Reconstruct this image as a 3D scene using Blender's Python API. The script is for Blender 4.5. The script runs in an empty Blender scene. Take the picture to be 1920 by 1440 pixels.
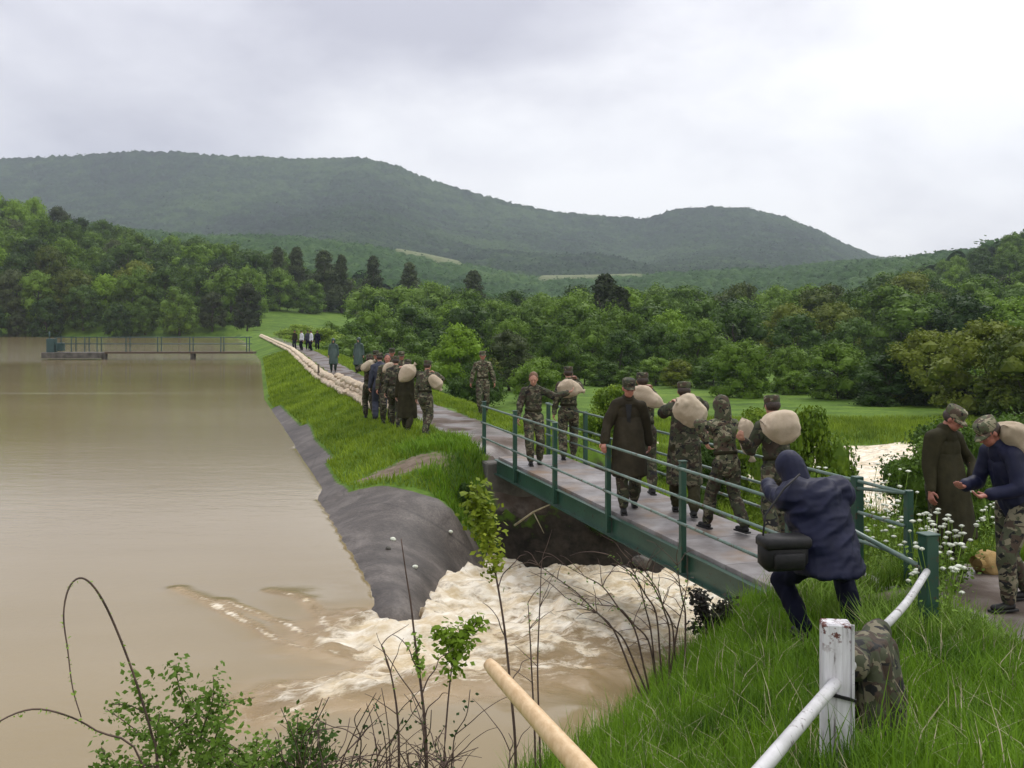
import bpy, bmesh, math, random
import numpy as np
from mathutils import Vector, Matrix

R = math.radians
sc = bpy.context.scene
col = sc.collection
random.seed(7)
rng = np.random.default_rng(11)

# ------------------------------------------------------------------ camera, sky, light
EYE = 2.65
F = 1867.0
cam_d = bpy.data.cameras.new('camera')
cam = bpy.data.objects.new('camera', cam_d)
col.objects.link(cam)
cam.location = (0, 0, EYE)
cam.rotation_euler = (R(90), 0, 0)
cam_d.lens = 35.0
cam_d.sensor_width = 36.0
cam_d.shift_y = -120 / 1920
cam_d.clip_end = 9000
cam_d.clip_start = 0.05
sc.camera = cam

SUN_EL, SUN_ROT = 52, 20
world = bpy.data.worlds.new('World')
sc.world = world
world.use_nodes = True
nt = world.node_tree
nt.nodes.clear()
def N(nt, kind, **kw):
    n = nt.nodes.new(kind)
    for k, v in kw.items():
        if k.startswith('i_'):
            key = k[2:]
            n.inputs[int(key) if key.isdigit() else key.replace('_', ' ')].default_value = v
        else:
            setattr(n, k, v)
    return n
def L(nt, a, b): nt.links.new(a, b)
def ramp(nt, stops, interp='LINEAR'):
    r = nt.nodes.new('ShaderNodeValToRGB')
    r.color_ramp.interpolation = interp
    els = r.color_ramp.elements
    while len(els) < len(stops): els.new(0.5)
    for e, (p, c) in zip(els, stops):
        e.position = p
        e.color = (c[0], c[1], c[2], 1) if not isinstance(c, (int, float)) else (c, c, c, 1)
    return r
def math_n(nt, op, a, b=None, c=None, clamp=False):
    m = nt.nodes.new('ShaderNodeMath'); m.operation = op; m.use_clamp = clamp
    for i, v in enumerate((a, b, c)):
        if v is None: continue
        if isinstance(v, (int, float)): m.inputs[i].default_value = v
        else: L(nt, v, m.inputs[i])
    return m.outputs[0]
def mix(nt, fac, a, b, blend='MIX'):
    m = nt.nodes.new('ShaderNodeMix'); m.data_type = 'RGBA'; m.blend_type = blend
    for i, v in ((0, fac), (6, a), (7, b)):
        if isinstance(v, (int, float)): m.inputs[i].default_value = v
        elif isinstance(v, tuple): m.inputs[i].default_value = (*v, 1)
        else: L(nt, v, m.inputs[i])
    return m.outputs[2]

tc = N(nt, 'ShaderNodeTexCoord')
sep = N(nt, 'ShaderNodeSeparateXYZ'); L(nt, tc.outputs['Generated'], sep.inputs[0])
zc = math_n(nt, 'MAXIMUM', sep.outputs[2], 0.0)
den = math_n(nt, 'ADD', zc, 0.42)
cx = math_n(nt, 'DIVIDE', sep.outputs[0], den); cy = math_n(nt, 'DIVIDE', sep.outputs[1], den)
cmb = N(nt, 'ShaderNodeCombineXYZ'); L(nt, cx, cmb.inputs[0]); L(nt, cy, cmb.inputs[1])
mp = N(nt, 'ShaderNodeMapping'); L(nt, cmb.outputs[0], mp.inputs[0]); mp.inputs['Scale'].default_value = (1.15, 1.25, 1); mp.inputs['Location'].default_value = (1.3, 0.35, 0)
n1 = N(nt, 'ShaderNodeTexNoise', i_Scale=0.85, i_Detail=7.0, i_Roughness=0.47, i_Distortion=0.35); L(nt, mp.outputs[0], n1.inputs['Vector'])
n2 = N(nt, 'ShaderNodeTexNoise', i_Scale=2.6, i_Detail=6.0, i_Roughness=0.55, i_Distortion=0.2); L(nt, mp.outputs[0], n2.inputs['Vector'])
v = math_n(nt, 'ADD', math_n(nt, 'MULTIPLY', n1.outputs[0], 0.78), math_n(nt, 'MULTIPLY', n2.outputs[0], 0.22))
# cloud deck is thicker to the upper left, thins towards the horizon on the right
grad = math_n(nt, 'ADD', math_n(nt, 'MULTIPLY', sep.outputs[0], 0.10), math_n(nt, 'MULTIPLY', zc, -0.18))
v = math_n(nt, 'ADD', math_n(nt, 'ADD', math_n(nt, 'MULTIPLY', math_n(nt, 'SUBTRACT', v, 0.5), 1.5), grad), 0.555)
cr = ramp(nt, [(0.30, (0.36, 0.36, 0.415)), (0.42, (0.50, 0.50, 0.545)), (0.51, (0.64, 0.64, 0.668)), (0.62, (0.765, 0.765, 0.775))])
L(nt, v, cr.inputs[0])
# overcast luminance rises towards the zenith (CIE overcast sky)
up = math_n(nt, 'ADD', 1.0, math_n(nt, 'MULTIPLY', math_n(nt, 'POWER', zc, 1.6), 1.9))
cloud = mix(nt, 1.0, cr.outputs[0], up, 'MULTIPLY')
sky = N(nt, 'ShaderNodeTexSky', sky_type='NISHITA', sun_disc=False, sun_elevation=R(SUN_EL), sun_rotation=R(SUN_ROT), dust_density=3.0)
bg_sky = N(nt, 'ShaderNodeBackground', i_Strength=0.08); L(nt, sky.outputs[0], bg_sky.inputs[0])
bg_cl = N(nt, 'ShaderNodeBackground', i_Strength=1.0); L(nt, cloud, bg_cl.inputs[0])
ms = N(nt, 'ShaderNodeMixShader', i_0=0.94); L(nt, bg_sky.outputs[0], ms.inputs[1]); L(nt, bg_cl.outputs[0], ms.inputs[2])
wo = N(nt, 'ShaderNodeOutputWorld'); L(nt, ms.outputs[0], wo.inputs[0])

sun_d = bpy.data.lights.new('sun', 'SUN'); sun_d.energy = 1.0; sun_d.angle = R(25); sun_d.color = (1, 0.96, 0.9)
sun = bpy.data.objects.new('sun', sun_d); col.objects.link(sun)
sun.rotation_euler = (R(90 - SUN_EL), 0, R(180 - SUN_ROT))
sc.view_settings.view_transform = 'Standard'; sc.view_settings.look = 'None'
sc.view_settings.exposure = 0.45; sc.view_settings.gamma = 1.0; sc.view_settings.use_curve_mapping = False
sc.render.engine = 'CYCLES'
sc.cycles.max_bounces = 6; sc.cycles.diffuse_bounces = 3; sc.cycles.volume_bounces = 1; sc.cycles.transparent_max_bounces = 8

# ------------------------------------------------------------------ helpers
def at(px, py, Y):
    return Vector(((px - 960) / F * Y, Y, EYE - (py - 600) * Y / F))
def atz(px, py, z):
    return at(px, py, F * (EYE - z) / (py - 600))

def tag(o, label=None, cat=None, group=None, kind=None):
    if label: o['label'] = label
    if cat: o['category'] = cat
    if group: o['group'] = group
    if kind: o['kind'] = kind
    return o
def thing(name, label, cat, loc=(0, 0, 0), rz=0, group=None):
    o = bpy.data.objects.new(name, None); col.objects.link(o)
    o.location = loc; o.rotation_euler = (0, 0, rz); o.empty_display_size = 0.2
    return tag(o, label, cat, group)
def link(name, me, mat=None, parent=None):
    o = bpy.data.objects.new(name, me); col.objects.link(o)
    if mat is not None and not me.materials: me.materials.append(mat)
    if parent is not None: o.parent = parent
    return o
def copy_tree(o, parent=None):
    c = o.copy(); col.objects.link(c); c.parent = parent
    for ch in list(o.children): copy_tree(ch, c)
    return c

def np_mesh(name, V, Fc, smooth=True):
    V = np.asarray(V, dtype=np.float32); Fc = np.asarray(Fc, dtype=np.int32)
    me = bpy.data.meshes.new(name)
    n = Fc.shape[1]
    me.vertices.add(len(V)); me.vertices.foreach_set('co', V.ravel())
    me.loops.add(Fc.size); me.loops.foreach_set('vertex_index', Fc.ravel())
    me.polygons.add(len(Fc))
    me.polygons.foreach_set('loop_start', np.arange(0, Fc.size, n, dtype=np.int32))
    me.polygons.foreach_set('loop_total', np.full(len(Fc), n, dtype=np.int32))
    me.update(calc_edges=True)
    if smooth: me.polygons.foreach_set('use_smooth', np.ones(len(Fc), dtype=bool))
    return me
def attr(me, name, data):
    a = me.attributes.new(name, 'FLOAT', 'POINT'); a.data.foreach_set('value', np.asarray(data, dtype=np.float32).ravel())

class MB:
    """collects closed primitives into one mesh"""
    def __init__(s): s.V = []; s.F = []; s.n = 0
    def add(s, V, Fc):
        s.V.extend([tuple(v) for v in V]); s.F.extend([tuple(i + s.n for i in f) for f in Fc]); s.n += len(V); return s
    def box(s, c, size, rot=None):
        c = Vector(c); hx, hy, hz = [d / 2 for d in size]
        vs = [Vector((x, y, z)) for x in (-hx, hx) for y in (-hy, hy) for z in (-hz, hz)]
        if rot is not None: vs = [rot @ v for v in vs]
        return s.add([v + c for v in vs], [(0, 1, 3, 2), (4, 6, 7, 5), (0, 4, 5, 1), (2, 3, 7, 6), (0, 2, 6, 4), (1, 5, 7, 3)])
    def tube(s, pts, rad, seg=8, cap=True):
        pts = [Vector(p) for p in pts]
        if isinstance(rad, (int, float)): rad = [rad] * len(pts)
        V = []; Fc = []
        ref = Vector((0, 0, 1))
        for i, p in enumerate(pts):
            d = (pts[min(i + 1, len(pts) - 1)] - pts[max(i - 1, 0)]).normalized()
            a = d.cross(ref)
            if a.length < 0.05: a = d.cross(Vector((1, 0, 0)))
            a.normalize(); b = d.cross(a)
            for k in range(seg):
                t = 2 * math.pi * k / seg
                V.append(p + (a * math.cos(t) + b * math.sin(t)) * rad[i])
        m = len(pts)
        for i in range(m - 1):
            for k in range(seg):
                k2 = (k + 1) % seg
                Fc.append((i * seg + k, i * seg + k2, (i + 1) * seg + k2, (i + 1) * seg + k))
        if cap:
            Fc.append(tuple(range(seg - 1, -1, -1))); Fc.append(tuple((m - 1) * seg + k for k in range(seg)))
        return s.add(V, Fc)
    def caps(s, p0, p1, r0, r1, seg=12, flat=None):
        """tapered capsule, flat = (axis vector, factor) squashes the section"""
        p0 = Vector(p0); p1 = Vector(p1); d = p1 - p0
        if d.length < 1e-5: d = Vector((0, 0, 1e-3))
        dn = d.normalized(); pts = []; rad = []
        for a in (80, 50, 22): pts.append(p0 - dn * r0 * math.sin(R(a))); rad.append(r0 * math.cos(R(a)))
        for q in (0, .5, 1): pts.append(p0 + d * q); rad.append(r0 + (r1 - r0) * q)
        for a in (22, 50, 80): pts.append(p1 + dn * r1 * math.sin(R(a))); rad.append(r1 * math.cos(R(a)))
        k0 = len(s.V)
        s.tube(pts, rad, seg)
        if flat:
            ax, f = flat; ax = Vector(ax).normalized(); mid = (p0 + p1) / 2
            for i in range(k0, len(s.V)):
                v = Vector(s.V[i]); w = (v - mid).dot(ax); s.V[i] = tuple(v - ax * w * (1 - f))
        return s
    def ell(s, c, r, rot=None, seg=16, rings=10):
        c = Vector(c); V = []; Fc = []
        for i in range(1, rings):
            ph = math.pi * i / rings
            for k in range(seg):
                t = 2 * math.pi * k / seg
                v = Vector((r[0] * math.sin(ph) * math.cos(t), r[1] * math.sin(ph) * math.sin(t), r[2] * math.cos(ph)))
                if rot is not None: v = rot @ v
                V.append(v + c)
        top = Vector((0, 0, r[2])); bot = -top
        if rot is not None: top = rot @ top; bot = rot @ bot
        V += [c + top, c + bot]; T = len(V) - 2
        for i in range(rings - 2):
            for k in range(seg):
                k2 = (k + 1) % seg
                Fc.append((i * seg + k, (i + 1) * seg + k, (i + 1) * seg + k2, i * seg + k2))
        for k in range(seg):
            k2 = (k + 1) % seg
            Fc.append((T, k, k2)); Fc.append((T + 1, (rings - 2) * seg + k2, (rings - 2) * seg + k))
        return s.add(V, Fc)
    def loft(s, rings, cap=True):
        """rings: list of equally long point lists"""
        seg = len(rings[0]); V = [p for r in rings for p in r]; Fc = []
        for i in range(len(rings) - 1):
            for k in range(seg):
                k2 = (k + 1) % seg
                Fc.append((i * seg + k, i * seg + k2, (i + 1) * seg + k2, (i + 1) * seg + k))
        if cap:
            Fc.append(tuple(range(seg - 1, -1, -1))); Fc.append(tuple((len(rings) - 1) * seg + k for k in range(seg)))
        return s.add(V, Fc)
    def mesh(s, name, smooth=True):
        me = bpy.data.meshes.new(name); me.from_pydata(s.V, [], s.F)
        bm = bmesh.new(); bm.from_mesh(me); bmesh.ops.recalc_face_normals(bm, faces=bm.faces); bm.to_mesh(me); bm.free()
        if smooth: me.polygons.foreach_set('use_smooth', np.ones(len(me.polygons), dtype=bool))
        return me
    def build(s, name, mat, parent=None, smooth=True, bevel=0, label=None):
        me = s.mesh(name, smooth)
        if bevel:
            bm = bmesh.new(); bm.from_mesh(me)
            bmesh.ops.bevel(bm, geom=[e for e in bm.edges if e.calc_face_angle(0) > 0.6], offset=bevel, segments=1, affect='EDGES')
            bm.to_mesh(me); bm.free()
        o = link(name, me, mat, parent)
        if label: o['label'] = label
        return o

def wobble(P, freq, seed, n=5):
    r = np.random.default_rng(seed); out = np.zeros(len(P))
    for i in range(n):
        k = r.normal(size=3) * freq * (0.7 + 0.5 * i / n); ph = r.uniform(0, 6.28, 2)
        out += np.sin(P @ k + ph[0] + 1.3 * np.sin(P @ np.roll(k, 1) * 0.6 + ph[1]))
    return out / n
def remesh(mb, name, mat, parent, voxel, smooth=3, fold=0.0, ffreq=18, seed=1, squash=1.0):
    me0 = mb.mesh('tmp')
    o = bpy.data.objects.new('tmp', me0); col.objects.link(o)
    m = o.modifiers.new('r', 'REMESH'); m.mode = 'VOXEL'; m.voxel_size = voxel; m.use_smooth_shade = True
    if smooth:
        s = o.modifiers.new('s', 'SMOOTH'); s.factor = 0.5; s.iterations = smooth
    dg = bpy.context.evaluated_depsgraph_get(); dg.update()
    me = bpy.data.meshes.new_from_object(o.evaluated_get(dg))
    bpy.data.objects.remove(o); bpy.data.meshes.remove(me0)
    me.name = name
    n = len(me.vertices)
    if fold and n:
        P = np.empty(n * 3, dtype=np.float32); me.vertices.foreach_get('co', P); P = P.reshape(-1, 3)
        Nn = np.empty(n * 3, dtype=np.float32); me.vertex_normals.foreach_get('vector', Nn); Nn = Nn.reshape(-1, 3)
        Q = P * np.array([1.0, 1.0, squash])
        w = wobble(Q, ffreq, seed); w2 = wobble(Q, ffreq * 2.3, seed + 5)
        P = P + Nn * ((1 - np.abs(w) * 2.0) * fold + w2 * fold * 0.35)[:, None]
        me.vertices.foreach_set('co', P.astype(np.float32).ravel())
    me.polygons.foreach_set('use_smooth', np.ones(len(me.polygons), dtype=bool))
    me.materials.clear(); me.materials.append(mat); me.update()
    return link(name, me, None, parent)

# ------------------------------------------------------------------ materials
def new_mat(name):
    m = bpy.data.materials.new(name); m.use_nodes = True
    nt = m.node_tree; b = nt.nodes['Principled BSDF']
    return m, nt, b
def coords(nt, kind='Object', scale=None):
    t = N(nt, 'ShaderNodeTexCoord')
    if scale is None: return t.outputs[kind]
    mp = N(nt, 'ShaderNodeMapping'); L(nt, t.outputs[kind], mp.inputs[0]); mp.inputs['Scale'].default_value = scale
    return mp.outputs[0]
def noise(nt, vec, scale, detail=4, rough=0.5, dist=0.0):
    n = N(nt, 'ShaderNodeTexNoise', i_Scale=scale, i_Detail=float(detail), i_Roughness=rough, i_Distortion=dist)
    if vec is not None: L(nt, vec, n.inputs['Vector'])
    return n.outputs[0]
def bump(nt, b, h, strength=0.3, dist=0.02):
    bp = N(nt, 'ShaderNodeBump', i_Strength=strength, i_Distance=dist); L(nt, h, bp.inputs['Height']); L(nt, bp.outputs[0], b.inputs['Normal'])
def plain(name, c1, c2, scale=8, rough=0.6, bmp=0.15, metal=0, stretch=None, spec=0.5, kind='Object', lo=.35, hi=.65, bd=0.01):
    m, nt, b = new_mat(name)
    co = coords(nt, kind, stretch)
    n = noise(nt, co, scale, 6, 0.6)
    r = ramp(nt, [(lo, c1), (hi, c2)]); L(nt, n, r.inputs[0]); L(nt, r.outputs[0], b.inputs['Base Color'])
    b.inputs['Roughness'].default_value = rough; b.inputs['Metallic'].default_value = metal; b.inputs['Specular IOR Level'].default_value = spec
    if bmp: bump(nt, b, noise(nt, co, scale * 4, 4), bmp, bd)
    return m
def camo(name, k=1.0, scale=7.5, seed=0):
    m, nt, b = new_mat(name)
    mp = N(nt, 'ShaderNodeMapping'); t = N(nt, 'ShaderNodeTexCoord'); L(nt, t.outputs['Object'], mp.inputs[0])
    mp.inputs['Scale'].default_value = (1, 1, 1.5); mp.inputs['Location'].default_value = (seed * 3.1, seed, 0)
    a = noise(nt, mp.outputs[0], scale, 3, 0.55, 0.6); c = noise(nt, mp.outputs[0], scale * 1.35, 3, 0.5, 0.5)
    d = noise(nt, mp.outputs[0], scale * 1.7, 2, 0.5, 0.8)
    g = (0.062 * k, 0.068 * k, 0.036 * k); tn = (0.185 * k, 0.165 * k, 0.105 * k); br = (0.060 * k, 0.042 * k, 0.028 * k); bl = (0.014, 0.014, 0.013)
    r1 = ramp(nt, [(0.0, tn), (0.46, g)], 'CONSTANT'); L(nt, a, r1.inputs[0])
    r2 = ramp(nt, [(0.0, 0.0), (0.54, 1.0)], 'CONSTANT'); L(nt, c, r2.inputs[0])
    r3 = ramp(nt, [(0.0, 0.0), (0.59, 1.0)], 'CONSTANT'); L(nt, d, r3.inputs[0])
    x = mix(nt, r2.outputs[0], r1.outputs[0], br); x = mix(nt, r3.outputs[0], x, bl)
    L(nt, x, b.inputs['Base Color']); b.inputs['Roughness'].default_value = 0.85; b.inputs['Specular IOR Level'].default_value = 0.25
    bump(nt, b, noise(nt, t.outputs['Object'], 60, 3), 0.3, 0.006)
    return m
M = {}
M['camo'] = camo('woodland_camouflage_cloth'); M['camo_dark'] = camo('wet_camouflage_cloth', 0.7, 7.5, 2); M['camo_pale'] = camo('faded_camouflage_cloth', 1.35, 8.5, 4)
M['camo_jacket'] = camo('camouflage_jacket_cloth', .8, 6.5, 6)
M['olive'] = plain('olive_raincoat', (0.020, 0.018, 0.008), (0.038, 0.034, 0.016), 6, 0.8, 0.4, spec=.12)
M['brown_coat'] = plain('brown_rubberised_raincoat', (0.022, 0.018, 0.010), (0.038, 0.031, 0.018), 6, 0.8, 0.4, spec=.12)
M['green_coat'] = plain('dark_green_raincoat', (0.014, 0.036, 0.026), (0.026, 0.056, 0.042), 5, 0.45, 0.2)
M['navy'] = plain('navy_nylon', (0.0035, 0.0045, 0.018), (0.008, 0.010, 0.033), 5, 0.6, 0.3, spec=.25)
M['navy_dark'] = plain('dark_navy_trousers', (0.004, 0.0045, 0.012), (0.008, 0.009, 0.020), 5, 0.85, 0.25, spec=.1)
M['black'] = plain('black_leather', (0.006, 0.006, 0.006), (0.014, 0.013, 0.012), 12, 0.6, 0.2, spec=.3)
M['blue_dark'] = plain('dark_blue_cloth', (0.014, 0.018, 0.035), (0.028, 0.033, 0.055), 6, 0.7, 0.2)
M['white_cloth'] = plain('white_cloth', (0.45, 0.47, 0.5), (0.65, 0.66, 0.68), 6, 0.7, 0.2)
M['skin'] = plain('skin', (0.36, 0.17, 0.11), (0.46, 0.24, 0.16), 14, 0.5, 0.1)
M['skin_red'] = plain('ruddy_skin', (0.30, 0.11, 0.075), (0.42, 0.18, 0.12), 14, 0.5, 0.1)
M['hair'] = plain('short_brown_hair', (0.02, 0.012, 0.008), (0.05, 0.03, 0.018), 60, 0.6, 0.4)
M['hair_fair'] = plain('reddish_hair', (0.10, 0.045, 0.018), (0.18, 0.09, 0.035), 60, 0.6, 0.4)
M['eye'] = plain('eyes', (0.01, 0.01, 0.01), (0.02, 0.02, 0.02), 5, 0.2, 0)
def sack_mat(name, c1, c2):
    m, nt, b = new_mat(name)
    t = N(nt, 'ShaderNodeTexCoord')
    w = N(nt, 'ShaderNodeTexWave', i_Scale=55.0, i_Distortion=1.0); L(nt, t.outputs['Object'], w.inputs[0])
    w2 = N(nt, 'ShaderNodeTexWave', i_Scale=55.0, i_Distortion=1.0, bands_direction='Z'); L(nt, t.outputs['Object'], w2.inputs[0])
    n = noise(nt, t.outputs['Object'], 5, 6, 0.6)
    oi = N(nt, 'ShaderNodeObjectInfo')
    r = ramp(nt, [(0.35, c1), (0.65, c2)]); L(nt, n, r.inputs[0])
    tint = ramp(nt, [(0.0, (0.82, 0.78, 0.72)), (0.5, (1.0, 0.96, 0.92)), (1.0, (0.92, 0.92, 0.86))]); L(nt, oi.outputs['Random'], tint.inputs[0])
    x = mix(nt, 1.0, r.outputs[0], tint.outputs[0], 'MULTIPLY')
    dirt = ramp(nt, [(0.50, 0.0), (0.68, 0.5)]); L(nt, noise(nt, t.outputs['Object'], 2.7, 6, 0.65), dirt.inputs[0])
    x = mix(nt, dirt.outputs[0], x, (c1[0] * .6, c1[1] * .55, c1[2] * .45))
    L(nt, x, b.inputs['Base Color']); b.inputs['Roughness'].default_value = 0.8
    h = math_n(nt, 'ADD', math_n(nt, 'MULTIPLY', math_n(nt, 'ADD', w.outputs[1], w2.outputs[1]), 0.25), noise(nt, t.outputs['Object'], 14, 4))
    bump(nt, b, h, 0.8, 0.02)
    return m
M['sack'] = sack_mat('woven_cream_sack', (0.56, 0.455, 0.32), (0.74, 0.63, 0.48))
M['sack_yellow'] = sack_mat('wet_yellow_sack', (0.42, 0.27, 0.08), (0.60, 0.43, 0.18))

def painted_metal(name, c1, c2, rust=(0.09, 0.035, 0.015), amount=0.62):
    m, nt, b = new_mat(name)
    g = N(nt, 'ShaderNodeNewGeometry')
    n = noise(nt, g.outputs['Position'], 3.0, 6, 0.6); r = ramp(nt, [(0.35, c1), (0.65, c2)]); L(nt, n, r.inputs[0])
    n2 = noise(nt, g.outputs['Position'], 14, 8, 0.7, 0.5); r2 = ramp(nt, [(amount, 0.0), (amount + 0.06, 0.85)]); L(nt, n2, r2.inputs[0])
    L(nt, mix(nt, r2.outputs[0], r.outputs[0], rust), b.inputs['Base Color'])
    rr = ramp(nt, [(0.0, 0.38), (1.0, 0.8)]); L(nt, r2.outputs[0], rr.inputs[0]); L(nt, rr.outputs[0], b.inputs['Roughness'])
    bump(nt, b, n2, 0.25, 0.004)
    return m
M['green_paint'] = painted_metal('weathered_green_paint', (0.012, 0.048, 0.030), (0.024, 0.072, 0.046), amount=0.60)
M['green_rail'] = painted_metal('worn_pale_green_rail_paint', (0.09, 0.145, 0.115), (0.16, 0.22, 0.18), amount=0.56)
M['white_paint'] = painted_metal('flaking_white_paint', (0.34, 0.335, 0.32), (0.58, 0.57, 0.56), (0.11, 0.09, 0.08), 0.565)
M['teal_paint'] = painted_metal('blue_green_paint', (0.015, 0.05, 0.045), (0.03, 0.07, 0.065), amount=0.7)
def wood_white():
    m, nt, b = new_mat('white_painted_timber')
    t = N(nt, 'ShaderNodeTexCoord'); mp = N(nt, 'ShaderNodeMapping'); L(nt, t.outputs['Object'], mp.inputs[0]); mp.inputs['Scale'].default_value = (30, 30, 3)
    n = noise(nt, mp.outputs[0], 1.0, 6, 0.65, 0.4)
    r = ramp(nt, [(0.36, (0.13, 0.11, 0.10)), (0.46, (0.52, 0.50, 0.50)), (0.7, (0.70, 0.69, 0.69))]); L(nt, n, r.inputs[0])
    s = N(nt, 'ShaderNodeSeparateXYZ'); L(nt, t.outputs['Object'], s.inputs[0])
    top = math_n(nt, 'MULTIPLY', math_n(nt, 'SUBTRACT', s.outputs[2], 0.40), 12.0, clamp=True)
    red = math_n(nt, 'MULTIPLY', top, ramp_out(nt, noise(nt, t.outputs['Object'], 22, 4, 0.7), 0.52, 0.58))
    L(nt, mix(nt, red, r.outputs[0], (0.11, 0.035, 0.025)), b.inputs['Base Color']); b.inputs['Roughness'].default_value = 0.7
    bump(nt, b, n, 0.6, 0.006)
    return m
def ramp_out(nt, v, a, c):
    r = ramp(nt, [(a, 0.0), (c, 1.0)]); L(nt, v, r.inputs[0]); return r.outputs[0]
M['white_wood'] = wood_white()
M['handle'] = plain('pale_turned_wood', (0.50, 0.33, 0.16), (0.64, 0.46, 0.26), 5, 0.5, 0.1, stretch=(14, 14, 1.2))
M['old_wood'] = plain('grey_brown_wood', (0.05, 0.035, 0.022), (0.11, 0.08, 0.05), 10, 0.85, 0.4, stretch=(4, 4, 1))
M['concrete'] = plain('weathered_concrete', (0.05, 0.046, 0.038), (0.13, 0.12, 0.10), 2.5, 0.85, 0.4, kind='Object')
def deck_mat():
    m, nt, b = new_mat('wet_concrete_deck')
    g = N(nt, 'ShaderNodeNewGeometry')
    n = noise(nt, g.outputs['Position'], 1.6, 7, 0.62); r = ramp(nt, [(0.32, (0.12, 0.105, 0.095)), (0.5, (0.20, 0.18, 0.168)), (0.68, (0.30, 0.28, 0.265))]); L(nt, n, r.inputs[0])
    n2 = noise(nt, g.outputs['Position'], 0.9, 5, 0.6); L(nt, mix(nt, ramp_out(nt, n2, 0.5, 0.66), r.outputs[0], (0.20, 0.135, 0.085)), b.inputs['Base Color'])
    rr = ramp(nt, [(0.4, 0.38), (0.6, 0.75)]); L(nt, noise(nt, g.outputs['Position'], 2.2, 4), rr.inputs[0]); L(nt, rr.outputs[0], b.inputs['Roughness'])
    bump(nt, b, noise(nt, g.outputs['Position'], 25, 5), 0.3, 0.006)
    return m
M['deck'] = deck_mat()
M['bark'] = plain('bark', (0.035, 0.027, 0.020), (0.085, 0.068, 0.05), 5, 0.9, 0.6, stretch=(1, 1, 0.3))
M['twig'] = plain('bare_reddish_twig', (0.055, 0.032, 0.024), (0.12, 0.075, 0.055), 12, 0.8, 0.2)
M['straw'] = plain('dry_straw_stem', (0.22, 0.19, 0.10), (0.35, 0.31, 0.19), 12, 0.8, 0.1)
M['umbel'] = plain('white_umbel_flower', (0.50, 0.52, 0.40), (0.70, 0.72, 0.60), 30, 0.8, 0.0)

def leaf(name, c_dark, c_light, scale=0.6, fine=3.0, trans=0.22, rnd=0.34):
    """foliage: clump to clump and tree to tree variety of the leaf's own colour"""
    m, nt, b = new_mat(name)
    g = N(nt, 'ShaderNodeNewGeometry'); oi = N(nt, 'ShaderNodeObjectInfo')
    n = noise(nt, g.outputs['Position'], scale, 3, 0.6); n2 = noise(nt, g.outputs['Position'], fine, 2, 0.5)
    v = math_n(nt, 'ADD', math_n(nt, 'MULTIPLY', n, 0.65), math_n(nt, 'MULTIPLY', n2, 0.35))
    v = math_n(nt, 'ADD', v, math_n(nt, 'MULTIPLY', math_n(nt, 'SUBTRACT', oi.outputs['Random'], 0.5), rnd))
    r = ramp(nt, [(0.36, tuple(q * .85 for q in c_dark)), (0.64, c_light)]); L(nt, v, r.inputs[0]); L(nt, r.outputs[0], b.inputs['Base Color'])
    b.inputs['Roughness'].default_value = 0.6; b.inputs['Specular IOR Level'].default_value = 0.15
    tr = N(nt, 'ShaderNodeBsdfTranslucent'); L(nt, r.outputs[0], tr.inputs[0])
    mx = N(nt, 'ShaderNodeMixShader', i_0=trans); L(nt, b.outputs[0], mx.inputs[1]); L(nt, tr.outputs[0], mx.inputs[2])
    L(nt, mx.outputs[0], nt.nodes['Material Output'].inputs[0])
    return m
M['leaf_mid'] = leaf('mid_green_leaves', (0.042, 0.088, 0.009), (0.135, 0.225, 0.024))
M['leaf_dark'] = leaf('dark_green_leaves', (0.025, 0.058, 0.009), (0.078, 0.142, 0.018))
M['leaf_bright'] = leaf('fresh_green_leaves', (0.065, 0.130, 0.008), (0.175, 0.290, 0.020))
M['leaf_olive'] = leaf('olive_green_leaves', (0.050, 0.080, 0.008), (0.150, 0.185, 0.020))
M['leaf_brown'] = leaf('brownish_dark_leaves', (0.030, 0.044, 0.015), (0.075, 0.098, 0.032))
M['leaf_near'] = leaf('bramble_leaves', (0.100, 0.180, 0.018), (0.23, 0.35, 0.050), 3, 14)
M['leaf_yellow'] = leaf('yellow_green_leaves', (0.16, 0.22, 0.012), (0.36, 0.40, 0.035), 3, 12)
M['leaf_spray'] = leaf('spray_leaves', (0.16, 0.26, 0.015), (0.30, 0.42, 0.04), 3, 12)
M['leaf_purple'] = leaf('dark_purple_leaves', (0.015, 0.012, 0.010), (0.04, 0.045, 0.022), 3, 12)
M['grass'] = leaf('grass_blades', (0.052, 0.120, 0.008), (0.185, 0.330, 0.018), 1.3, 7, 0.3, 0.0)
M['grass_far'] = leaf('bank_grass_blades', (0.095, 0.160, 0.010), (0.250, 0.345, 0.024), 0.5, 3, 0.3, 0.0)

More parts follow.
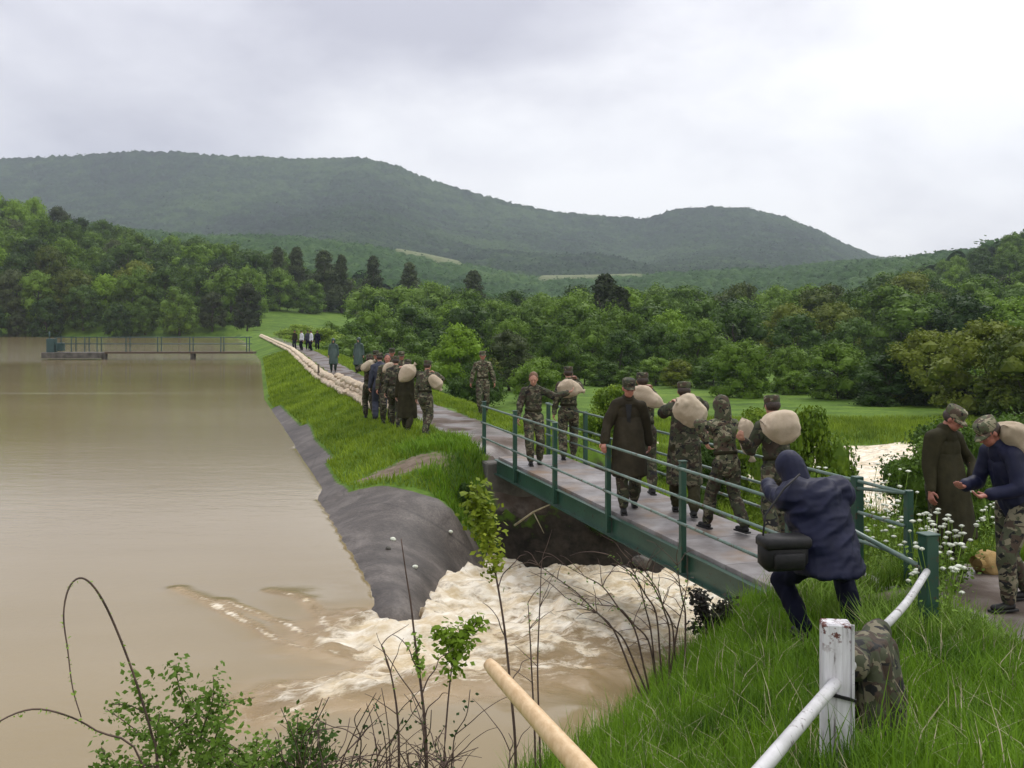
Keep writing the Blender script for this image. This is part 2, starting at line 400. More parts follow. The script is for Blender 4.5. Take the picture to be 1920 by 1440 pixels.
# ------------------------------------------------------------------ lie of the land
def sst(a, b, x):
    t = np.clip((x - a) / (b - a), 0, 1); return t * t * (3 - 2 * t)
def to_st(X, Y):
    rx = X - 1.31; ry = Y - 14.1
    return -.289 * rx + .957 * ry, .957 * rx + .289 * ry
def from_st(s, t):
    return 1.31 - .289 * s + .957 * t, 14.1 + .957 * s + .289 * t
def cs(s): return np.interp(s, [31, 71, 157, 250], [0, 1.7, 3.0, 4.0])
def valley(X, Y):
    X = np.asarray(X, float); Y = np.asarray(Y, float)
    b = 960 + F * X / np.maximum(Y, 20)
    z0 = np.interp(Y, [0, 40, 130], [-2.0, -2.0, -3.6])
    zs = np.interp(b, [-400, 300, 520, 700, 900, 1500, 1750, 2100], [0.1, 0.1, 0.6, -0.5, -3.2, -3.6, -1.5, 2])
    z3 = np.interp(b, [-400, 0, 300, 600, 800, 1000, 1500, 1700, 1920, 2300], [30, 27, 15, 9, 3, -3, -4, 9, 19, 32])
    z = z0 + (zs - z0) * sst(100, 185, Y)
    z = z + (z3 - zs) * np.clip((Y - 198) / 110, 0, 1.5)
    return z
def shoreY(X): return 197 + 3.0 * np.sin(X * 0.11) + 1.5 * np.sin(X * 0.31 + 1)
def dam(X, Y, s, t):
    tp = t - cs(s)
    vz = valley(X, Y)
    prof = np.interp(tp, [-9, -3.25, -2.6, -1.15, -0.8, 2.2, 2.7, 8.5], [-3.4, -.79, -.52, -.03, 0.02, 0.0, -.1, -2.0])
    low = np.minimum(vz, prof + 50)
    right = np.where(tp > 2.7, prof * (1 - sst(2.7, 8.5, tp)) + vz * sst(2.7, 8.5, tp), prof)
    # far bank: everything beyond the shore line is land
    land = vz
    w = sst(0, 7, Y - shoreY(X))
    z = np.where(tp < -2.0, prof + (land - prof) * w, right)
    endw = sst(150, 172, s) * (tp >= -6)
    z = z + (np.maximum(land, -0.2) - z) * endw * (tp > -3.2)
    return z
CP = [(0, 0, 1.05), (2, 0, 1.05), (4, 0, .9), (-3, 0, .9), (-6, 0, .3), (0, -4, 1.1), (6, -4, 1.0), (-6, -4, .8),
      (-2, 2, .7), (-2, 4, 0), (-2, 6, -.9), (-2, 7.5, -1.7), (-5, 4, -.6), (-5, 6, -1.6), (-8, 3, -1.4), (-1, 5, -.3), (-1, 6.8, -1.1), (-1, 3.2, .45),
      (0, 3, .7), (0, 5, .0), (0, 6.5, -.5), (0, 7.3, -.82), (0, 8.2, -1.6), (.6, 7.9, -.78), (.5, 8.8, -1.5),
      (1, 3, .9), (1, 5, .3), (1, 7, -.2), (1.15, 8.9, -.78), (.9, 9.9, -1.7), (1.4, 4.2, .76), (2, 3, 1.0), (1.8, 5, .5), (2.4, 5, .58), (2.3, 7, .3), (2.45, 8.6, .05),
      (1.75, 9.45, -.48), (2.2, 9.75, -.15), (1.6, 10.6, -1.8), (2.3, 10.9, -1.9), (2.7, 10.3, -.6),
      (4, 4, .6), (4, 6, .3), (4, 8, .03), (4.6, 9.7, 0), (3.4, 9.6, 0), (3.5, 8.5, .02), (5, 8, 0), (6, 6, .15), (6, 10, 0), (8, 8, .1), (8, 3, .5), (4.9, 10.6, 0),
      (3.9, 10.3, -.05), (4.5, 11.8, -.3), (6, 13, -.6), (8, 14, -.5), (5, 15, -1.6), (8, 18, -1.7), (4, 12.6, -1.0), (3.3, 12.2, -1.8), (3.2, 11.2, -1.2),
      (1, 13, -2.6), (0, 12, -2.3), (2, 15, -2.9), (1.5, 17, -3), (0, 15.5, -2.6), (3, 16, -3), (4, 19, -3), (6, 23, -3), (9, 28, -3), (13, 36, -2.9), (17, 41, -2.9),
      (-2, 9.5, -1.9), (0, 10, -2.0), (-4, 9, -2.2), (3.2, 23.5, -1.6), (1.6, 20.6, -2.3), (3, 21, -2.5), (.6, 20.3, -1.7), (5, 27, -1.9), (7.5, 34, -2.0), (12.5, 25, -2.4), (11.5, 31, -3), (12.5, 33, -3), (10.3, 27.5, -2.9), (9.6, 31.5, -2.8), (11, 36, -2.8), (14.5, 37, -3), (12, 29, -2.9), (10, 29, -2.8), (16, 33, -2.2),
      (15, 10, .2), (16, 20, -1.5), (20, 0, .6), (-15, 5, -3), (-15, 15, -3), (25, 15, -.6), (16, -5, .6), (-15, -6, -1), (4, 32, -1.9), (20, 30, -1.9)]
for s_, t_, z_ in [(5.7, -2.85, -.50), (5, -2.35, -.38), (3.8, -1.45, -.50), (3, -2.5, -.60), 
                   (4.5, -.4, -2.0), (4.5, .3, -2.3), (4.5, 1.5, -2.5), (5.9, -1.2, -.04), (5.9, 0, -.03), (5.9, 1.2, -.03), (5.9, 2.0, -.1), (5.9, -2, -.33),
                   (5.2, -1.25, -.28), (5.2, 2.6, -1.2), (4, 4, -2.3), (6, 5, -1.4), (6, -4, -1.3), (2, -4.6, -1.5), (-1.5, -4.6, -1.6), (-3, -3, -2.2), (-3, -5, -2),
                   (0, -7, -2.5), (6, -8, -3), (-5, -5, -2.5), (5.2, -.6, -1.0)]:
    x_, y_ = from_st(s_, t_); CP.append((x_, y_, z_))
for px_, py_, z_ in [(742, 1134, -.68), (770, 1111, -.82), (800, 1090, -.98), (850, 1062, -1.25), (895, 1040, -1.45), (885, 1000, -1.2), (756, 1122, -.75), (785, 1100, -.90), (825, 1076, -1.11), (872, 1051, -1.35), (760, 980, -.64), (820, 1000, -.86), (725, 911, -.38), (790, 926, -.42), (850, 957, -.60)]:
    CP.append((*[float(v_) for v_ in ((px_ - 960) / F * (F * (EYE - z_) / (py_ - 600)), F * (EYE - z_) / (py_ - 600))], z_))
CP += [(*from_st(a_, -3.42), -.765) for a_ in np.arange(-1.2, 6.6, .6)] + [(*from_st(a_, -3.12), -.695) for a_ in np.arange(-.9, 6.0, .9)] + [(*from_st(a_, -3.8), -1.0) for a_ in np.arange(-1.6, 6.6, .8)]
CP += [(-.85, 11.6, -1.3), (-.8, 12.6, -1.5), (-.7, 13.7, -1.7), (-.4, 15.6, -2.0), (-.05, 17.2, -2.3), (-1.25, 10.9, -1.4)]
for s_ in (7.2, 8.6, 10.5):
    for t_ in (-8, -5, -2.95, -2.5, -1.8, -1.15, -.8, .5, 2.2, 2.7, 5, 8.5):
        x_, y_ = from_st(s_, t_); CP.append((x_, y_, float(dam(np.array([x_]), np.array([y_]), np.array([s_]), np.array([t_]))[0])))
CP = np.array(CP)
def rbf_fit(P, z, lam=0.01):
    D = np.linalg.norm(P[:, None] - P[None], axis=2); n = len(P)
    A = np.zeros((n + 3, n + 3)); A[:n, :n] = -D + lam * np.eye(n) * -1; A[:n, n] = 1; A[:n, n + 1:] = P; A[n, :n] = 1; A[n + 1:, :n] = P.T
    return np.linalg.solve(A, np.concatenate([z, [0, 0, 0]]))
def rbf_eval(P, w, X, Y):
    Q = np.stack([X.ravel(), Y.ravel()], 1); out = np.empty(len(Q)); n = len(P)
    for i in range(0, len(Q), 20000):
        q = Q[i:i + 20000]; D = np.sqrt((q[:, None, 0] - P[None, :, 0]) ** 2 + (q[:, None, 1] - P[None, :, 1]) ** 2)
        out[i:i + 20000] = -D @ w[:n] + w[n] + q @ w[n + 1:]
    return out.reshape(X.shape)
GW = rbf_fit(CP[:, :2], CP[:, 2])
def vnoise(X, Y, scale, seed):
    r = np.random.default_rng(seed); G = r.uniform(-1, 1, (128, 128))
    x = X / scale; y = Y / scale; xi = np.floor(x).astype(int); yi = np.floor(y).astype(int); fx = x - xi; fy = y - yi
    fx = fx * fx * (3 - 2 * fx); fy = fy * fy * (3 - 2 * fy)
    g = lambda a, b: G[a % 128, b % 128]
    return (g(xi, yi) * (1 - fx) + g(xi + 1, yi) * fx) * (1 - fy) + (g(xi, yi + 1) * (1 - fx) + g(xi + 1, yi + 1) * fx) * fy
def gz(X, Y):
    X = np.asarray(X, float); Y = np.asarray(Y, float); shp = np.broadcast(X, Y).shape
    X = np.broadcast_to(X, shp).astype(float); Y = np.broadcast_to(Y, shp).astype(float)
    s, t = to_st(X, Y)
    zd = dam(X, Y, s, t)
    zv = valley(X, Y)
    zn = np.zeros(shp)
    m = (np.abs(X) < 26) & (Y < 45) & (Y > -12)
    if m.any(): zn[m] = rbf_eval(CP[:, :2], GW, X[m], Y[m])
    outer = np.where(X < 0, -3.2, np.where(Y < 12, 0.5, -1.9))
    we = np.clip(np.maximum.reduce([sst(17, 25, np.abs(X)), sst(38, 44, Y), sst(6, 11, -Y)]), 0, 1)
    zn = zn * (1 - we) + outer * we
    # where does the dam embankment take over
    w = sst(7.2, 9.5, s) * (1 - sst(8, 10, t)) 
    z = zn * (1 - w) + zd * w
    w2 = sst(36, 46, Y) * (t > 6)
    z = z * (1 - w2) + zv * w2
    und = 0.035 * vnoise(X, Y, 0.9, 3) + 0.02 * vnoise(X, Y, 0.35, 4)
    crest = np.exp(-((t - cs(s) - .8) / 1.6) ** 2) * (s > 5)
    cz = (1 - sst(6, 7.5, s)) * sst(-4, -3, s) * (1 - sst(-1.0, 0, t)) * sst(-5, -4, t)
    cz = np.maximum(cz, (1 - sst(-2.5, -2.1, t - cs(s))) * (s > 0))
    z = z + und * (1 - 0.8 * crest) * (1 - .85 * cz)
    return z
def ground(x, y): return float(gz(np.array([x]), np.array([y]))[0])

def poly_sd(X, Y, P):
    """signed distance to polygon, negative outside"""
    P = np.array(P, float); d = np.full(X.shape, 1e9); ins = np.zeros(X.shape, bool); n = len(P)
    for i in range(n):
        a = P[i]; b = P[(i + 1) % n]; e = b - a
        wx = X - a[0]; wy = Y - a[1]; h = np.clip((wx * e[0] + wy * e[1]) / (e @ e), 0, 1)
        d = np.minimum(d, np.hypot(wx - e[0] * h, wy - e[1] * h))
        c = (a[1] > Y) != (b[1] > Y)
        with np.errstate(divide='ignore', invalid='ignore'):
            xx = (b[0] - a[0]) * (Y - a[1]) / (b[1] - a[1]) + a[0]
        ins ^= c & (X < xx)
    return np.where(ins, d, -d)
def axis(parts):
    out = []
    for a, b, st in parts: out += list(np.arange(a, b, st))
    out.append(parts[-1][1]); return np.array(out)
def geo(a, b, r, st):
    out = [a]
    while abs(out[-1] - a) < abs(b - a): out.append(out[-1] + st); st *= r
    return out
def tensor(xs, ys, zf):
    Xg, Yg = np.meshgrid(xs, ys, indexing='ij'); Z = zf(Xg, Yg)
    V = np.stack([Xg, Yg, Z], 2).reshape(-1, 3); nx, ny = Xg.shape
    i, j = np.meshgrid(np.arange(nx - 1), np.arange(ny - 1), indexing='ij'); a = (i * ny + j).ravel()
    Fc = np.stack([a, a + ny, a + ny + 1, a + 1], 1)
    return V, Fc, Xg, Yg, Z
xs = np.array(sorted(set([-x for x in geo(10, 900, 1.07, 0.3)[1:]] + list(np.arange(-10, 10.01, 0.13)) + geo(10, 900, 1.07, 0.3)[1:])))
ys = np.array(list(geo(-3, -30, 1.3, 1)[1:])[::-1] and sorted([-3 - 1 * k * 3 for k in range(1, 9)]) + list(np.arange(-3, 26, 0.13)) + geo(26, 640, 1.022, 0.16))
V, Fc, Xg, Yg, Zg = tensor(xs, ys, gz)
gm = np_mesh('ground', V, Fc)
S, T = to_st(Xg, Yg); TP = T - cs(S)
PATH_NEAR = [(2.95, 9.6), (4.0, 9.9), (4.3, 10.5), (5.2, 11.5), (9, 12), (9, 2), (5.5, 2), (4.5, 5.5), (3.75, 7.4), (3.85, 8.6), (3.5, 8.95), (3.2, 8.8)]
p1 = np.minimum(TP + 0.15, 1.45 - TP); p1 = np.where(S > 5.2, p1, -1); p1 = np.where(S > 150, -1, p1)
p2 = poly_sd(Xg, Yg, PATH_NEAR)
pd = np.maximum(p1, p2)
def hit(px, py):
    Ys = np.arange(6, 60, 0.02); X_ = (px - 960) / F * Ys; Zr = EYE - (py - 600) * Ys / F
    k = np.argmax(Zr < gz(X_, Ys)); return X_[k], Ys[k]
CONC_ST = [tuple(float(v_) for v_ in to_st(*hit(a_, b_))) for a_, b_ in [(583, 800), (600, 850), (630, 900), (655, 922), (690, 914), (725, 911), (790, 926), (850, 957), (885, 1000), (905, 1045)]]
print('conc', CONC_ST)
CONC_ST = [(CONC_ST[0][0] + 1, CONC_ST[0][1])] + CONC_ST + [(4.5, .1), (4.7, 1.2), (3, 1.5), (-3.4, -1.5), (-3.4, -8), (CONC_ST[0][0] + 1, -8)]
c1 = poly_sd(S, T, CONC_ST); c2 = np.where((S > 10) & (S < 26), np.minimum(-2.62 - .012*np.maximum(S-10,0) - TP, 2), -1)
attr(gm, 'path', np.clip(pd, -1, 1)); attr(gm, 'conc', np.clip(np.maximum(c1, c2), -1, 1))
SO = to_st(*hit(765, 872)); SO2 = to_st(*hit(700, 895))
soil = 1 - np.minimum(np.hypot((S - SO[0]) / 0.8, (T - SO[1]) / 1.15), np.hypot((S - SO2[0]) / 0.35, (T - SO2[1]) / 0.5))
under = poly_sd(S, T, [(5.4, -.35), (5.3, .6), (5.4, 1.6), (7.2, 2.6), (7.0, 5.0), (3, 6), (2, 1.5), (4, -.3)])  # bank under the bridge, darkened to stand in for shade
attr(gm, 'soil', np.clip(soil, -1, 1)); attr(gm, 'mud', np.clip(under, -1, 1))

def ground_mat():
    m, nt, b = new_mat('bank_ground')
    g = N(nt, 'ShaderNodeNewGeometry'); P = g.outputs['Position']
    def A(nm): a = N(nt, 'ShaderNodeAttribute', attribute_name=nm); return a.outputs['Fac']
    n1 = noise(nt, P, 0.55, 6, 0.6); n2 = noise(nt, P, 5, 6, 0.65); n3 = noise(nt, P, 0.08, 4, 0.6)
    v = math_n(nt, 'ADD', math_n(nt, 'MULTIPLY', n1, 0.4), math_n(nt, 'ADD', math_n(nt, 'MULTIPLY', n2, 0.35), math_n(nt, 'MULTIPLY', n3, 0.25)))
    gr = ramp(nt, [(0.38, (0.035, 0.070, 0.010)), (0.5, (0.080, 0.145, 0.016)), (0.62, (0.140, 0.215, 0.028))]); L(nt, v, gr.inputs[0])
    soilc = ramp(nt, [(0.35, (0.10, 0.075, 0.05)), (0.65, (0.20, 0.155, 0.115))]); L(nt, n2, soilc.inputs[0])
    ns = math_n(nt, 'MULTIPLY', math_n(nt, 'SUBTRACT', n2, 0.5), 1.6)
    c = mix(nt, ramp_out(nt, math_n(nt, 'ADD', A('soil'), ns), 0.2, 0.5), gr.outputs[0], soilc.outputs[0])
    pathc = ramp(nt, [(0.36, (0.070, 0.052, 0.038)), (0.50, (0.110, 0.086, 0.068)), (0.66, (0.175, 0.148, 0.130))]); L(nt, noise(nt, P, 1.3, 7, 0.65), pathc.inputs[0])
    pm = ramp_out(nt, math_n(nt, 'ADD', A('path'), math_n(nt, 'MULTIPLY', ns, 0.22)), 0.0, 0.12)
    c = mix(nt, pm, c, pathc.outputs[0])
    concc = ramp(nt, [(0.34, (0.034, 0.027, 0.021)), (0.5, (0.074, 0.061, 0.050)), (0.68, (0.150, 0.128, 0.108))]); L(nt, noise(nt, P, 1.1, 8, 0.68, 0.5), concc.inputs[0])
    vo = N(nt, 'ShaderNodeTexVoronoi', feature='DISTANCE_TO_EDGE', i_Scale=0.33); L(nt, P, vo.inputs['Vector'])
    crack = ramp(nt, [(0.0, 0.62), (0.010, 1.0)]); L(nt, vo.outputs['Distance'], crack.inputs[0])
    grit = ramp(nt, [(0.35, 0.62), (0.65, 1.3)]); L(nt, noise(nt, P, 26, 6, 0.75), grit.inputs[0])
    concg = mix(nt, 1.0, concc.outputs[0], grit.outputs[0], 'MULTIPLY')
    cc = mix(nt, 1.0, concg, crack.outputs[0], 'MULTIPLY')
    shadec = ramp(nt, [(0.35, (0.014, 0.012, 0.009)), (0.65, (0.040, 0.033, 0.024))]); L(nt, n2, shadec.inputs[0])  # shade below the bridge put into the bank colour
    c = mix(nt, ramp_out(nt, math_n(nt, 'ADD', A('mud'), math_n(nt, 'MULTIPLY', ns, 0.5)), 0.0, 0.2), c, shadec.outputs[0])
    cm = ramp_out(nt, math_n(nt, 'ADD', A('conc'), math_n(nt, 'MULTIPLY', ns, 0.10)), 0.0, 0.05)
    c = mix(nt, cm, c, cc)
    L(nt, c, b.inputs['Base Color'])
    wet = math_n(nt, 'MAXIMUM', math_n(nt, 'MULTIPLY', pm, ramp_out(nt, noise(nt, P, 0.9, 3), 0.42, 0.55)), math_n(nt, 'MULTIPLY', cm, 0.55))
    rr = math_n(nt, 'SUBTRACT', 0.92, math_n(nt, 'MULTIPLY', wet, 0.62)); L(nt, rr, b.inputs['Roughness']); L(nt, math_n(nt, 'ADD', 0.12, math_n(nt, 'MULTIPLY', wet, 0.35)), b.inputs['Specular IOR Level'])
    bump(nt, b, noise(nt, P, 18, 6, 0.7), 0.5, 0.02)
    return m
M['ground'] = ground_mat()
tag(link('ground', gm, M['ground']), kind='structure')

# ------------------------------------------------------------------ water
def wp(px, py, z): p = atz(px, py, z); return (p.x, p.y, z)
WL = -0.75
WC = [wp(760, 1165, -.93), wp(830, 1120, -1.15), wp(900, 1080, -1.5), wp(950, 1050, -2.0), wp(1000, 1050, -2.1), wp(1100, 1060, -2.0), wp(1200, 1060, -2.1), wp(1280, 1100, -2.1),
      wp(900, 1150, -1.25), wp(1000, 1120, -1.55), wp(1100, 1130, -1.55), wp(1200, 1140, -1.6), wp(1280, 1170, -1.7), wp(860, 1210, -1.0), wp(960, 1200, -1.15), wp(1060, 1210, -1.2), wp(1160, 1210, -1.3), wp(1250, 1220, -1.5),
      wp(700, 1205, -.86), wp(720, 1170, -.85), wp(640, 1215, -.84), wp(780, 1250, -.9), wp(880, 1270, -.86), wp(1000, 1280, -.92), wp(1100, 1280, -1.0), wp(1190, 1275, -1.15),
      wp(560, 1290, -.8), wp(480, 1340, -.77), wp(620, 1330, -.77), wp(800, 1340, -.76), wp(950, 1360, -.78), wp(1050, 1330, -.85), wp(1120, 1330, -.9),
      wp(590, 1140, -.78), wp(500, 1180, -.77), wp(430, 1140, -.76), wp(340, 1110, WL), wp(640, 1100, WL), wp(700, 1120, WL), wp(560, 1050, WL), wp(400, 1250, WL), wp(200, 1200, WL), wp(300, 1400, WL), wp(600, 1430, WL), wp(850, 1430, WL), wp(400, 1000, WL), wp(560, 980, WL), wp(100, 1000, WL), wp(620, 1010, WL), wp(545, 850, WL), wp(100, 1400, WL)]
for s_, t_, z_ in [(3, .6, -1.9), (4.2, 2, -2.0), (2, 2.5, -2.05), (0, 2, -2.1), (5, 4, -2.2), (5, 6, -2.38), (8, 9, -2.4), (2, 6, -2.4), (12, 12, -2.4), (6, 12, -2.4), (-2, 4, -2.3), (-3, .5, -1.9), (-4, -1, -1.5), (0, 6, -2.4)]:
    WC.append((*from_st(s_, t_), z_))
for x_, y_ in ((-12, 8), (-12, 20), (-12, 30), (-9, 3), (0, 4), (-5, 0), (-9, 14), (-8, 26)): WC.append((x_, y_, WL))
WC = np.array(WC); WW = rbf_fit(WC[:, :2], WC[:, 2], 0.02)
FC = [(600, 1190, .35), (640, 1215, .8), (700, 1205, .95), (740, 1160, .9), (800, 1110, .9), (860, 1075, .9), (900, 1055, .9), (960, 1050, .75), (1050, 1060, .7), (1150, 1050, .8), (1230, 1080, .9), (1290, 1110, .9),
      (800, 1150, .75), (900, 1120, .85), (1000, 1110, .78), (1100, 1110, .78), (1200, 1140, .8), (1270, 1170, .8), (760, 1210, .95), (830, 1190, .75), (920, 1190, .8), (1020, 1190, .72), (1120, 1190, .8), (1220, 1210, .65),
      (800, 1250, .95), (880, 1250, .75), (980, 1250, .52), (1080, 1250, .5), (1180, 1250, .3), (700, 1290, .8), (620, 1305, .66), (540, 1325, .62), (490, 1350, .45), (760, 1280, .6),
      (640, 1250, .1), (540, 1260, 0), (440, 1200, 0), (350, 1120, .0), (560, 1150, 0), (640, 1120, -.1), (700, 1130, .1), (600, 1350, 0), (700, 1360, -.1), (850, 1330, 0), (950, 1340, 0), (1080, 1320, .05), (1180, 1300, .15), (800, 1420, -.3), (500, 1420, -.3), (300, 1300, -.3), (560, 1000, -.3), (400, 1050, -.2), (100, 1200, -.5), (300, 800, -.5)]
def wsurf_pt(px, py):
    Y = F * 3.5 / (py - 600)
    for _ in range(30):
        x = (px - 960) / F * Y; z = rbf_eval(WC[:, :2], WW, np.array([x]), np.array([Y]))[0]; Y = 0.5 * Y + 0.5 * F * (EYE - z) / (py - 600)
    return ((px - 960) / F * Y, Y)
FP = np.array([wsurf_pt(a, b) for a, b, c in FC]); FV = np.array([c for a, b, c in FC])
for s_, t_ in ((3, 2), (1, 3), (5, 6), (10, 12), (15, 15), (20, 17), (0, 6)): FP = np.vstack([FP, from_st(s_, t_)]); FV = np.append(FV, .85)
FWt = rbf_fit(FP, FV, 0.02)
def ctr(pts): return [wsurf_pt(*p) for p in pts]
STREAKS = [(ctr([(330, 1105), (390, 1130), (450, 1165), (540, 1212), (640, 1235)]), 0.10), (ctr([(505, 1108), (570, 1130), (605, 1165), (625, 1200)]), 0.12), (ctr([(420, 1130), (500, 1160), (580, 1195), (640, 1215)]), .08)]
def line_d(X, Y, P):
    d = np.full(X.shape, 1e9)
    for a, b in zip(P[:-1], P[1:]):
        a = np.array(a); b = np.array(b); e = b - a; wx = X - a[0]; wy = Y - a[1]; h = np.clip((wx * e[0] + wy * e[1]) / (e @ e), 0, 1)
        d = np.minimum(d, np.hypot(wx - e[0] * h, wy - e[1] * h))
    return d
def water_fields(X, Y):
    s, t = to_st(X, Y); m = (X > -13) & (X < 22) & (Y < 45) & (Y > -1)
    z = np.full(X.shape, WL); f = np.full(X.shape, -.5)
    z[m] = rbf_eval(WC[:, :2], WW, X[m], Y[m]); f[m] = rbf_eval(FP, FWt, X[m], Y[m])
    lake = (t < -3.3) & (s > -1.0)
    lw = sst(2.95, 3.35, -t) * sst(-1.9, -.6, s); z = z * (1 - lw) + WL * lw
    z = np.where((s > 5.5) & (t - cs(s) < .3), WL, z); z = np.where((s > 5.5) & (t - cs(s) > .3), np.minimum(z, -2.4), z)
    ws = sst(-9, -6.5, X) ; z = WL + (z - WL) * np.where(X < -6.5, ws, 1)
    z = np.where((t > 6) , -2.4, z); z = np.where((Y > 44) & (t - cs(s) > .3), -6, z); z = np.clip(z, -6, WL + .02)
    f = np.where((t > 3) & (Y < 50), .8, f); f = np.where((t < -2.9) & (s > -1.6), np.minimum(f, -.25 + 1.5 * np.clip(-1.0 - s, 0, 1)), f)
    # ripples and standing waves of the rapids, running with the flow
    rough = np.clip(f, 0, 1)
    u = 0.80 * X + 0.6 * Y; w = -0.6 * X + 0.80 * Y
    gg = np.full(X.shape, -5.0); gm_ = m & (X < 8) & (Y < 27); gg[gm_] = gz(X[gm_], Y[gm_]); dry = sst(-.02, .10, gg - z)
    h = 0.085 * vnoise(u, w * 2.2, .9, 21) + .06 * vnoise(u, w * 1.6, .42, 22) + .035 * vnoise(u, w, .2, 23) + .02 * vnoise(u, w, .11, 24)
    z = z + (h + .07 * np.abs(vnoise(u * 1.4, w * 2.4, .33, 25)) * (rough > .2)) * rough * 1.5 * (1 - dry) - .22 * dry
    for P, wd in STREAKS:
        d = line_d(X, Y, P); z = z + 0.018 * (1 + .8 * vnoise(X, Y, .3, 51)) * np.exp(-(d / wd / 1.6) ** 2); f = np.maximum(f, (.60 + .25 * vnoise(X, Y, .25, 52)) * np.exp(-(d / wd * 1.3) ** 2) - .03)
    d = line_d(X, Y, ctr([(560, 1120), (600, 1150), (615, 1190)])); z = z + .028 * np.exp(-(d / .4) ** 2)
    return z, f
wxs = np.array(sorted(set([-x for x in geo(8, 420, 1.12, 0.3)[1:]] + list(np.arange(-8, 7, 0.065)) + geo(7, 40, 1.12, 0.2))))
wys = np.array(list(np.arange(-3, 6, .5)) + list(np.arange(6, 21, 0.065)) + geo(21, 215, 1.05, 0.12))
WX, WY = np.meshgrid(wxs, wys, indexing='ij'); WZ, WF = water_fields(WX, WY)
Vw, Fw, *_ = tensor(wxs, wys, lambda a, b: WZ)
wm = np_mesh('water', Vw, Fw); attr(wm, 'foam', np.clip(WF, -1, 1.2))
def water_mat():
    m, nt, b = new_mat('muddy_flood_water')
    g = N(nt, 'ShaderNodeNewGeometry'); P = g.outputs['Position']
    at_ = N(nt, 'ShaderNodeAttribute', attribute_name='foam'); fm = at_.outputs['Fac']
    def rotmap(sx, sy, ang):
        mp = N(nt, 'ShaderNodeMapping', vector_type='TEXTURE'); L(nt, P, mp.inputs[0]); mp.inputs['Rotation'].default_value = (0, 0, R(ang)); mp.inputs['Scale'].default_value = (sx, sy, 1)
        return mp.outputs[0]
    flow = rotmap(2.6, 1.0, 36)
    mud = ramp(nt, [(0.35, (0.21, 0.14, 0.06)), (0.65, (0.35, 0.255, 0.135))]); L(nt, noise(nt, flow, 0.7, 6, 0.6, 0.6), mud.inputs[0])
    lake = ramp(nt, [(0.35, (0.222, 0.168, 0.078)), (0.65, (0.290, 0.228, 0.130))]); L(nt, noise(nt, rotmap(6, 1.5, 0), 0.15, 5, 0.6), lake.inputs[0])
    c = mix(nt, ramp_out(nt, fm, -.12, .3), lake.outputs[0], mud.outputs[0])
    n = math_n(nt, 'ADD', math_n(nt, 'MULTIPLY', noise(nt, flow, 2.2, 8, 0.72, 0.9), 0.65), math_n(nt, 'MULTIPLY', noise(nt, flow, 9, 6, 0.7, 0.5), 0.35))
    th = math_n(nt, 'ADD', math_n(nt, 'MULTIPLY', math_n(nt, 'SUBTRACT', fm, 0.5), 0.42), n)
    ff = ramp_out(nt, th, 0.505, 0.63)
    ff = math_n(nt, 'MULTIPLY', ff, ramp_out(nt, fm, 0.08, 0.4))
    fc = ramp(nt, [(0.38, (0.64, 0.51, 0.31)), (0.6, (0.88, 0.81, 0.66))]); L(nt, noise(nt, flow, 5, 6, 0.7), fc.inputs[0])
    L(nt, mix(nt, ff, c, fc.outputs[0]), b.inputs['Base Color'])
    b.inputs['IOR'].default_value = 1.33
    sp = N(nt, 'ShaderNodeSeparateXYZ'); L(nt, P, sp.inputs[0])
    # a wind streak, with the ripples damped along it
    str_ = math_n(nt, 'SUBTRACT', 1.0, math_n(nt, 'MULTIPLY', math_n(nt, 'ABSOLUTE', math_n(nt, 'SUBTRACT', math_n(nt, 'ADD', sp.outputs[1], math_n(nt, 'MULTIPLY', noise(nt, rotmap(8, 1, 0), .3, 3), 1.2)), 46.8)), 1.6), clamp=True)
    str_ = math_n(nt, 'MULTIPLY', str_, math_n(nt, 'MULTIPLY', math_n(nt, 'ADD', sp.outputs[0], 12.0), -0.12, clamp=True), clamp=True)
    rg = math_n(nt, 'ADD', 0.055, math_n(nt, 'MULTIPLY', ff, 0.55)); L(nt, rg, b.inputs['Roughness'])
    r1 = noise(nt, rotmap(2.4, 1.0, 0), 3.2, 5, 0.6, 0.3); r2 = noise(nt, rotmap(1.6, 1, 12), 11, 4, 0.6)
    h = math_n(nt, 'ADD', math_n(nt, 'MULTIPLY', r1, 0.7), math_n(nt, 'MULTIPLY', r2, 0.3))
    h = math_n(nt, 'ADD', h, math_n(nt, 'MULTIPLY', ramp_out(nt, fm, 0.0, 0.6), math_n(nt, 'MULTIPLY', math_n(nt, 'ADD', noise(nt, flow, 6, 8, 0.8, 0.6), math_n(nt, 'MULTIPLY', noise(nt, flow, 24, 6, 0.8), 0.4)), 2.0)))
    st = math_n(nt, 'ADD', 0.12, math_n(nt, 'MULTIPLY', ramp_out(nt, fm, 0, .6), 0.5))
    st = math_n(nt, 'ADD', st, math_n(nt, 'MULTIPLY', math_n(nt, 'MULTIPLY', math_n(nt, 'SUBTRACT', sp.outputs[1], 74.0), 0.1, clamp=True), 0.6))
    st = math_n(nt, 'MULTIPLY', st, math_n(nt, 'SUBTRACT', 1.0, math_n(nt, 'MULTIPLY', str_, 0.9)))
    bp = N(nt, 'ShaderNodeBump', i_Distance=0.05); L(nt, st, bp.inputs['Strength']); L(nt, h, bp.inputs['Height']); L(nt, bp.outputs[0], b.inputs['Normal'])
    c2 = nt.nodes  # pale sheen of the wind streak painted into the base colour
    old = b.inputs['Base Color'].links[0].from_socket
    L(nt, mix(nt, math_n(nt, 'MULTIPLY', str_, 0.45), old, (0.5, 0.47, 0.38)), b.inputs['Base Color'])
    return m
M['water'] = water_mat()
tag(link('water', wm, M['water']), kind='structure')

